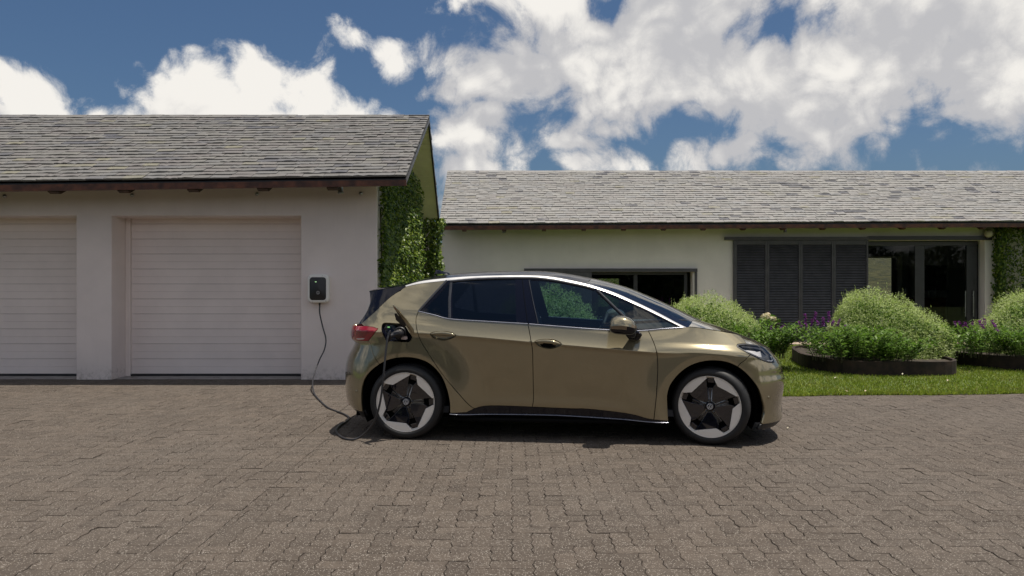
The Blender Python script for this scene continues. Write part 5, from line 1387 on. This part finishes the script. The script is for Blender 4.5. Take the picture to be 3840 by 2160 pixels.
# panel line and sensor details
for (u, w) in ((-.52, .475),): pass
for nm, (u, w) in (('parking_sensor', (-.488, .435)), ('parking_sensor', (3.30, .43))):
    s_ = u2s(np.array([u]), np.array([w])); P, N_ = surf_pt(s_, np.array([w]), .001); q = Vector(N_[0]).to_track_quat('Z', 'Y').to_matrix().to_4x4()
    for side in (1, -1):
        M = Matrix.Diagonal((1, side, 1, 1)) @ Matrix.Translation(P[0]) @ q; MB().lathe([(.001, .002), (.009, .002), (.011, .0), (.014, .0015), (.014, -.003)], M, 16).build(nm, M_PAINT, car, smooth=True)
# dark inner shell so that shut lines read dark, floor, wheel housings
def shell():
    us = np.linspace(.50, 2.30, 30); Vv, Fc = [], []
    ws = np.linspace(.21, 1.02, 12)
    for side in (1, -1):
        b = len(Vv)
        for u in us:
            for w in ws: Vv.append((u, -(float(V(u, w)) - .032) * side, w))
        for i in range(len(us) - 1):
            for j in range(11): Fc.append((b + i * 12 + j, b + (i + 1) * 12 + j, b + (i + 1) * 12 + j + 1, b + i * 12 + j + 1))
    return mk('inner_shell', Vv, Fc, M_CSHELL, car)
shell()
MB().box((-.58, -.52, .155), (3.40, .52, .24)).build('underbody', M_CSHELL, car)
MB().box((.45, -.80, .165), (2.36, .80, .205)).build('battery_tray', M_CSHELL, car, bevel=.02)
def arch_liner(uc):
    Vv, Fc = [], []; n_ = 28
    for i in range(n_):
        a = math.radians(-28 + 236 * i / (n_ - 1)); 
        for (v, r) in ((.868, .415), (.80, .418), (.55, .40)): Vv.append((uc + r * math.cos(a), v, .347 + r * math.sin(a)))
    for i in range(n_ - 1):
        for j in range(2): Fc.append((i * 3 + j, i * 3 + j + 1, (i + 1) * 3 + j + 1, (i + 1) * 3 + j))
    c = len(Vv); Vv.append((uc, .55, .347)); Fc += [(i * 3 + 2, c, (i + 1) * 3 + 2) for i in range(n_ - 1)]
    for side in (1, -1): mk('wheel_arch_liner', [(x, y * -side, z) for x, y, z in Vv], Fc, M_CSHELL, car, True)
arch_liner(0.0); arch_liner(2.77)
for (x0, x1, zt) in ((-.56, -.43, .80), (3.24, 3.36, .68)):
    MB().box((x0, -.42, .2), (x1, .42, zt)).build('crash_structure', M_CSHELL, car)
# ---- cabin
MB().box((.1, -.78, .24), (2.5, .78, .30)).build('cabin_floor', M_CABIN, car)
def seat(x, y):
    s = bpy.data.objects.new('seat', None); link(s, car); s.location = (x, y, .30)
    MB().box((-.05, -.25, .12), (.50, .25, .30)).build('cushion', M_SEAT, s, bevel=.05, seg=3)
    MB().prism([(-.22, -.24, .86), (-.12, -.25, .86), (.09, -.26, .25), (-.06, -.26, .25)], (0, .50, 0)).build('backrest', M_SEAT, s, bevel=.035, seg=3)
    MB().prism([(-.27, -.13, 1.06), (-.19, -.13, 1.07), (-.15, -.14, .87), (-.23, -.14, .87)], (0, .26, 0)).build('headrest', M_SEAT, s, bevel=.03, seg=3)
seat(1.25, -.38); seat(1.25, .38); seat(.38, -.38); seat(.38, .38)
MB().prism([(1.98, -.76, .62), (2.0, -.76, .92), (2.12, -.76, 1.0), (2.55, -.72, 1.03), (2.62, -.72, .8), (2.3, -.76, .5)], (0, 1.50, 0)).build('dashboard', M_CABIN, car, bevel=.02)
stw = bpy.data.objects.new('steering_wheel', None); link(stw, car); stw.location = (1.80, -.38, .98); stw.rotation_euler = (0, math.radians(-68), 0)
mr2 = MB(); mr2.tube([(math.cos(a) * .18, math.sin(a) * .18, 0) for a in np.linspace(0, 2 * math.pi, 40)], .016, 8, False); mr2.build('wheel_rim', M_CABIN, stw, True)
MB().box((-.05, -.07, -.02), (.06, .07, .02)).build('wheel_hub', M_CABIN, stw, bevel=.015); MB().box((-.015, -.175, -.008), (.02, .175, .006)).build('wheel_spoke', M_GALV, stw, bevel=.004)
MB().tube([(0, 0, 0), (.02, 0, -.26)], .03, 10).build('column', M_CABIN, stw)
MB().box((1.98, -.48, .99), (2.0, -.28, 1.09)).build('driver_display', M_CBLACK, car, bevel=.006)
MB().box((1.93, -.14, .96), (1.95, .16, 1.12)).build('centre_screen', M_CBLACK, car, bevel=.006)
for sy in (-1, 1):
    MB().box((.5, -.78 if sy < 0 else .73, .35), (2.2, -.73 if sy < 0 else .78, 1.0)).build('door_card', M_CABIN, car)
# ---- wheels
def badge(par, R, z, thick, mat, M=Matrix()):
    """round badge: ring with stacked letters V and W"""
    mb = MB(); n_ = 40
    V_, F_ = [], []
    for (r, zz) in ((R, z), (R, z + thick), (R * .875, z + thick), (R * .875, z)):
        for j in range(n_): a = 2 * math.pi * j / n_; V_.append((r * math.cos(a), r * math.sin(a), zz))
    for k in range(3):
        for j in range(n_): F_.append((k * n_ + j, k * n_ + (j + 1) % n_, (k + 1) * n_ + (j + 1) % n_, (k + 1) * n_ + j))
    mb.v, mb.f = V_, F_
    def stroke(a, b, w):
        a, b = Vector((a[0] * R, a[1] * R, z)), Vector((b[0] * R, b[1] * R, z)); d = (b - a).normalized(); s = Vector((-d.y, d.x, 0)) * w * R / 2
        mb.prism([a - s, b - s, b + s, a + s], (0, 0, thick * .98))
    w = .115
    stroke((-.40, .80), (0, .10), w); stroke((.40, .80), (0, .10), w)
    stroke((-.80, .46), (-.34, -.78), w); stroke((.80, .46), (.34, -.78), w); stroke((-.34, -.78), (0, .02), w); stroke((.34, -.78), (0, .02), w)
    mb.v = [tuple(M @ Vector(v)) for v in mb.v]
    return mb.build('badge', mat, par)
def pol(r, deg, R=.270): return (r * R * math.cos(math.radians(deg)), r * R * math.sin(math.radians(deg)))
def make_wheel(name, base):
    """local: axis z points outwards, face at z = 0"""
    w = bpy.data.objects.new(name, None); link(w, car)
    prof = [(.270, -.012), (.2755, .000), (.284, .010), (.296, .013), (.315, .010), (.330, 0), (.340, -.012), (.3455, -.030), (.347, -.050)]
    g_ = []
    for k in range(4): zc = -.066 - k * .032; g_ += [(.3478, zc + .006), (.341, zc + .004), (.341, zc - .004), (.3478, zc - .006)]
    prof += g_ + [(.347, -.195), (.340, -.215), (.31, -.222), (.27, -.215), (.255, -.2)]
    ty = MB().lathe(prof, Matrix(), 96).build('tyre', M_TYRE, w, True)
    bm = bmesh.new(); bm.from_mesh(ty.data)
    for e in bm.edges:
        if len(e.link_faces) == 2 and e.calc_face_angle(0) > .7: e.smooth = False
    bm.to_mesh(ty.data); bm.free()
    # sipes across the shoulder
    sp = MB()
    for k in range(60):
        a = 2 * math.pi * k / 60; M = Matrix.Rotation(a, 4, 'Z')
        i = len(sp.v); q = [(.3462, -.0015, -.030), (.3462, .0015, -.030), (.3484, .0018, -.054), (.3484, -.0012, -.054)]
        sp.v += [tuple(M @ Vector(p)) for p in q]; sp.f.append((i, i + 1, i + 2, i + 3))
    sp.build('tread_sipe', M_CSHELL, ty)
    MB().lathe([(.2765, -.010), (.2765, .004), (.2735, .006), (.270, .002), (.270, -.004), (.262, -.018), (.250, -.05), (.245, -.19), (.23, -.19)], Matrix(), 80).build('rim_flange', M_RIM, w, True)
    MB().lathe([(.235, -.075), (.05, -.070), (.05, -.06)], Matrix(), 40).build('rim_back', M_CSHELL, w, True)
    MB().lathe([(.165, -.060), (.165, -.052), (.085, -.052), (.080, -.045), (.001, -.045)], Matrix(), 40).build('brake_disc', M_DISC, w, True)
    for k in range(5):
        th = base + 72 * k
        arc = [pol(.995, th - 8 - (58) * i / 10) for i in range(11)]
        inn = [pol(.94, th - 66), pol(.764, th - 43.5), pol(.736, th - 20), pol(.93, th - 9.0)]
        # face of the segment dished slightly towards the hub
        m = MB(); m.prism([(x, y, -.002 - .012 * (1 - math.hypot(x, y) / .262)) for x, y in arc + inn], (0, 0, -.018)); m.build('rim_segment', M_RIM, w, bevel=.0018)
        dk = [pol(.205, th - 18), pol(.51, th - 9.2), pol(.66, th - 9.6), pol(.80, th - 14.0), pol(.725, th - 20.5), pol(.754, th - 43.5), pol(.925, th - 65.2), pol(.60, th - 63.6), pol(.215, th - 60)]
        MB().prism([(x, y, -.008 - .026 * (1 - math.hypot(x, y) / .262)) for x, y in dk], (0, 0, -.012)).build('rim_blade', M_RIMBK, w, bevel=.0022)
        sk = [pol(.12, th + 14), pol(.94, th + 5.0), pol(.955, th - 1), pol(.94, th - 7.5), pol(.80, th - 13), pol(.5, th - 9), pol(.12, th - 16)]
        MB().prism([(x, y, -.040) for x, y in [pol(.15, th + 8), pol(.60, th + 3.2), pol(.62, th - 3), pol(.15, th - 8)]], (0, 0, -.012)).build('spoke', M_RIMBK, w, bevel=.003)
        MB().prism([(x, y, -.030) for x, y in [pol(.80, th + 5.6), pol(.96, th + 5.6), pol(.965, th - 1), pol(.95, th - 8), pol(.80, th - 11)]], (0, 0, -.02)).build('spoke_end', M_RIMBK, w, bevel=.003)
        cx_, cy_ = pol(.215, th)
        MB().lathe([(.001, -.022), (.006, -.022), (.0075, -.024), (.0095, -.024), (.0105, -.027), (.0105, -.045)], Matrix.Translation((cx_, cy_, 0)), 12).build('lug_bolt', M_RIMBK, w, True)
    hub = MB().lathe([(.001, -.016), (.030, -.016), (.034, -.019), (.036, -.024), (.042, -.030), (.045, -.05)], Matrix(), 36).build('hub_cap', M_RIMBK, w, True)
    badge(hub, .0255, -.0158, .0012, M_WHITE)
    return w
def place_wheel(w, u, v, steer, side):
    R_ = Matrix.Rotation(math.radians(90), 4, 'X')          # axis z -> -y (near side)
    if side < 0: R_ = Matrix.Rotation(math.pi, 4, 'Z') @ R_
    w.matrix_local = Matrix.Translation((u, -v * side, .3475)) @ Matrix.Rotation(math.radians(steer), 4, 'Z') @ R_
place_wheel(make_wheel('wheel', 3), 0, .880, 0, 1)
place_wheel(make_wheel('wheel', 18), 2.77, .868, -15, 1)
place_wheel(make_wheel('wheel', 40), 0, .880, 0, -1)
place_wheel(make_wheel('wheel', 60), 2.77, .872, -12, -1)
# ================================================================== wall charger and cable
wc_ = empty('wall_charger', (-2.896, GY, 1.372)); tag(wc_, 'light grey wall charger with black front on the garage wall', 'charger')
M_CHG = simple('charger_grey', (.86, .84, .79), .45, var=.015); M_CHB = simple('charger_black', (.018, .018, .018), .38, var=.05)
def rrect(w, h, r, n=7, pw=2.0):
    P = []
    for cx, cy, a0 in ((w / 2 - r, h / 2 - r, 0), (-w / 2 + r, h / 2 - r, 90), (-w / 2 + r, -h / 2 + r, 180), (w / 2 - r, -h / 2 + r, 270)):
        for k in range(n): a = math.radians(a0 + 90 * k / (n - 1)); P.append((cx + r * math.cos(a), cy + r * math.sin(a)))
    return P
def stack(name, rings, mat, par, cap=True):
    m = MB(); n = len(rings[0][0])
    for P, y in rings: m.v += [(x, -y, z) for x, z in P]
    for k in range(len(rings) - 1):
        for j in range(n): m.f.append((k * n + j, k * n + (j + 1) % n, (k + 1) * n + (j + 1) % n, (k + 1) * n + j))
    if cap: m.f.append(tuple((len(rings) - 1) * n + j for j in range(n)))
    return m.build(name, mat, par, True)
hsg = stack('housing', [(rrect(.300, .405, .06), .001), (rrect(.318, .426, .066), .03), (rrect(.318, .426, .066), .085), (rrect(.312, .420, .064), .108), (rrect(.296, .404, .06), .119), (rrect(.25, .35, .05), .122)], M_CHG, wc_)
fpn = stack('front_panel', [(rrect(.246, .342, .045), .110), (rrect(.246, .342, .045), .124), (rrect(.240, .336, .043), .1265)], M_CHB, wc_)
MB().box((-.041, -.1285, .097), (-.018, -.1268, .1065)).build('status_light', emit('charger_led', (.55, .95, .45), .9), fpn, bevel=.0006)
badge(fpn, .025, .1266, .0015, simple('badge_silver', (.62, .62, .62), .3, .6, var=.01), Matrix.Translation((.003, 0, -.06)) @ Matrix.Rotation(math.radians(90), 4, 'X'))
for sx, sz in ((-.122, .172), (.066, .190), (-.079, -.197), (.118, -.184)):
    MB().lathe([(.001, .0), (.0045, .0), (.005, .003), (.0062, .003), (.0062, -.004)], Matrix.Translation((sx, -.119, sz)) @ Matrix.Rotation(math.radians(90), 4, 'X'), 10).build('screw', M_METALDK, wc_)
MB().tube([(.012, -.06, -.20), (.012, -.06, -.245)], [.018, .012], 12).build('cable_gland', M_METALDK, wc_, True)
def wp(px, py, Y): return ((px - 1920) * Y / 2900, Y, CAM_H - (py - 1062) * Y / 2900)
cb = empty('charging_cable', (-2.0, 9.0, 0)); tag(cb, 'dark charging cable running from wall charger across paving to car', 'cable')
CP = [(-2.884, GY - .06, 1.135), wp(1199, 1175, 11.585), wp(1210, 1225, 11.50), wp(1222, 1272, 11.40), wp(1216, 1312, 11.30), wp(1197, 1352, 11.12), wp(1180, 1400, 10.85), wp(1172, 1438, 10.5)]
CP += [wp(1178, 1474, 10.05), wp(1196, 1502, 9.58)]
CP = [(x, y, max(z, .012)) for x, y, z in CP]
for px, py in ((1228, 1527), (1262, 1542), (1291, 1553), (1308, 1565), (1299, 1580), (1276, 1594), (1262, 1610), (1266, 1627), (1290, 1643), (1322, 1648)):
    Y = 2900 * (CAM_H - .012) / (py - 1062); CP.append(((px - 1920) * Y / 2900, Y, .012))
CP += [wp(1352, 1638, 7.13), wp(1382, 1612, 7.04), wp(1408, 1570, 6.97), wp(1424, 1515, 6.94), wp(1434, 1450, 6.94), wp(1441, 1380, 6.95), wp(1448, 1310, 6.97), wp(1454, 1268, 6.99), wp(1463, 1243, 7.02)]
CP = [(x, y, max(z, .012)) for x, y, z in CP]
cpl = [Vector(p) - Vector((-2, 9, 0)) for p in spline(CP, 8)]
MB().tube(cpl, .0098, 10).build('cable', simple('cable_black', (.030, .030, .034), .42, var=.08), cb, True)
# plug in the car's socket
Rz = Matrix.Translation(CAR_O) @ Matrix.Rotation(CAR_RZ, 4, 'Z'); off = Vector((-2, 9, 0))
def cw_(u, y, z): return Rz @ Vector((u, y, z)) - off
pl = MB().tube([cw_(cpu, -cpv + .05, cpw), cw_(cpu, -cpv - .03, cpw), cw_(cpu - .004, -cpv - .055, cpw + .004), cw_(cpu - .02, -cpv - .09, cpw + .002), cw_(cpu - .045, -cpv - .125, cpw - .012), cw_(cpu - .062, -cpv - .145, cpw - .04)], [.044, .044, .034, .026, .022, .017], 16)
pl.build('plug', simple('plug_black', (.022, .022, .026), .35, var=.05), cb, True)
pv = Vector(CP[-1]) - off; MB().tube([cw_(cpu - .058, -cpv - .14, cpw - .03), cw_(cpu - .068, -cpv - .152, cpw - .06), pv, cpl[-10]], [.017, .014, .0115, .0105], 12).build('strain_relief', MATS['plug_black'], cb, True)
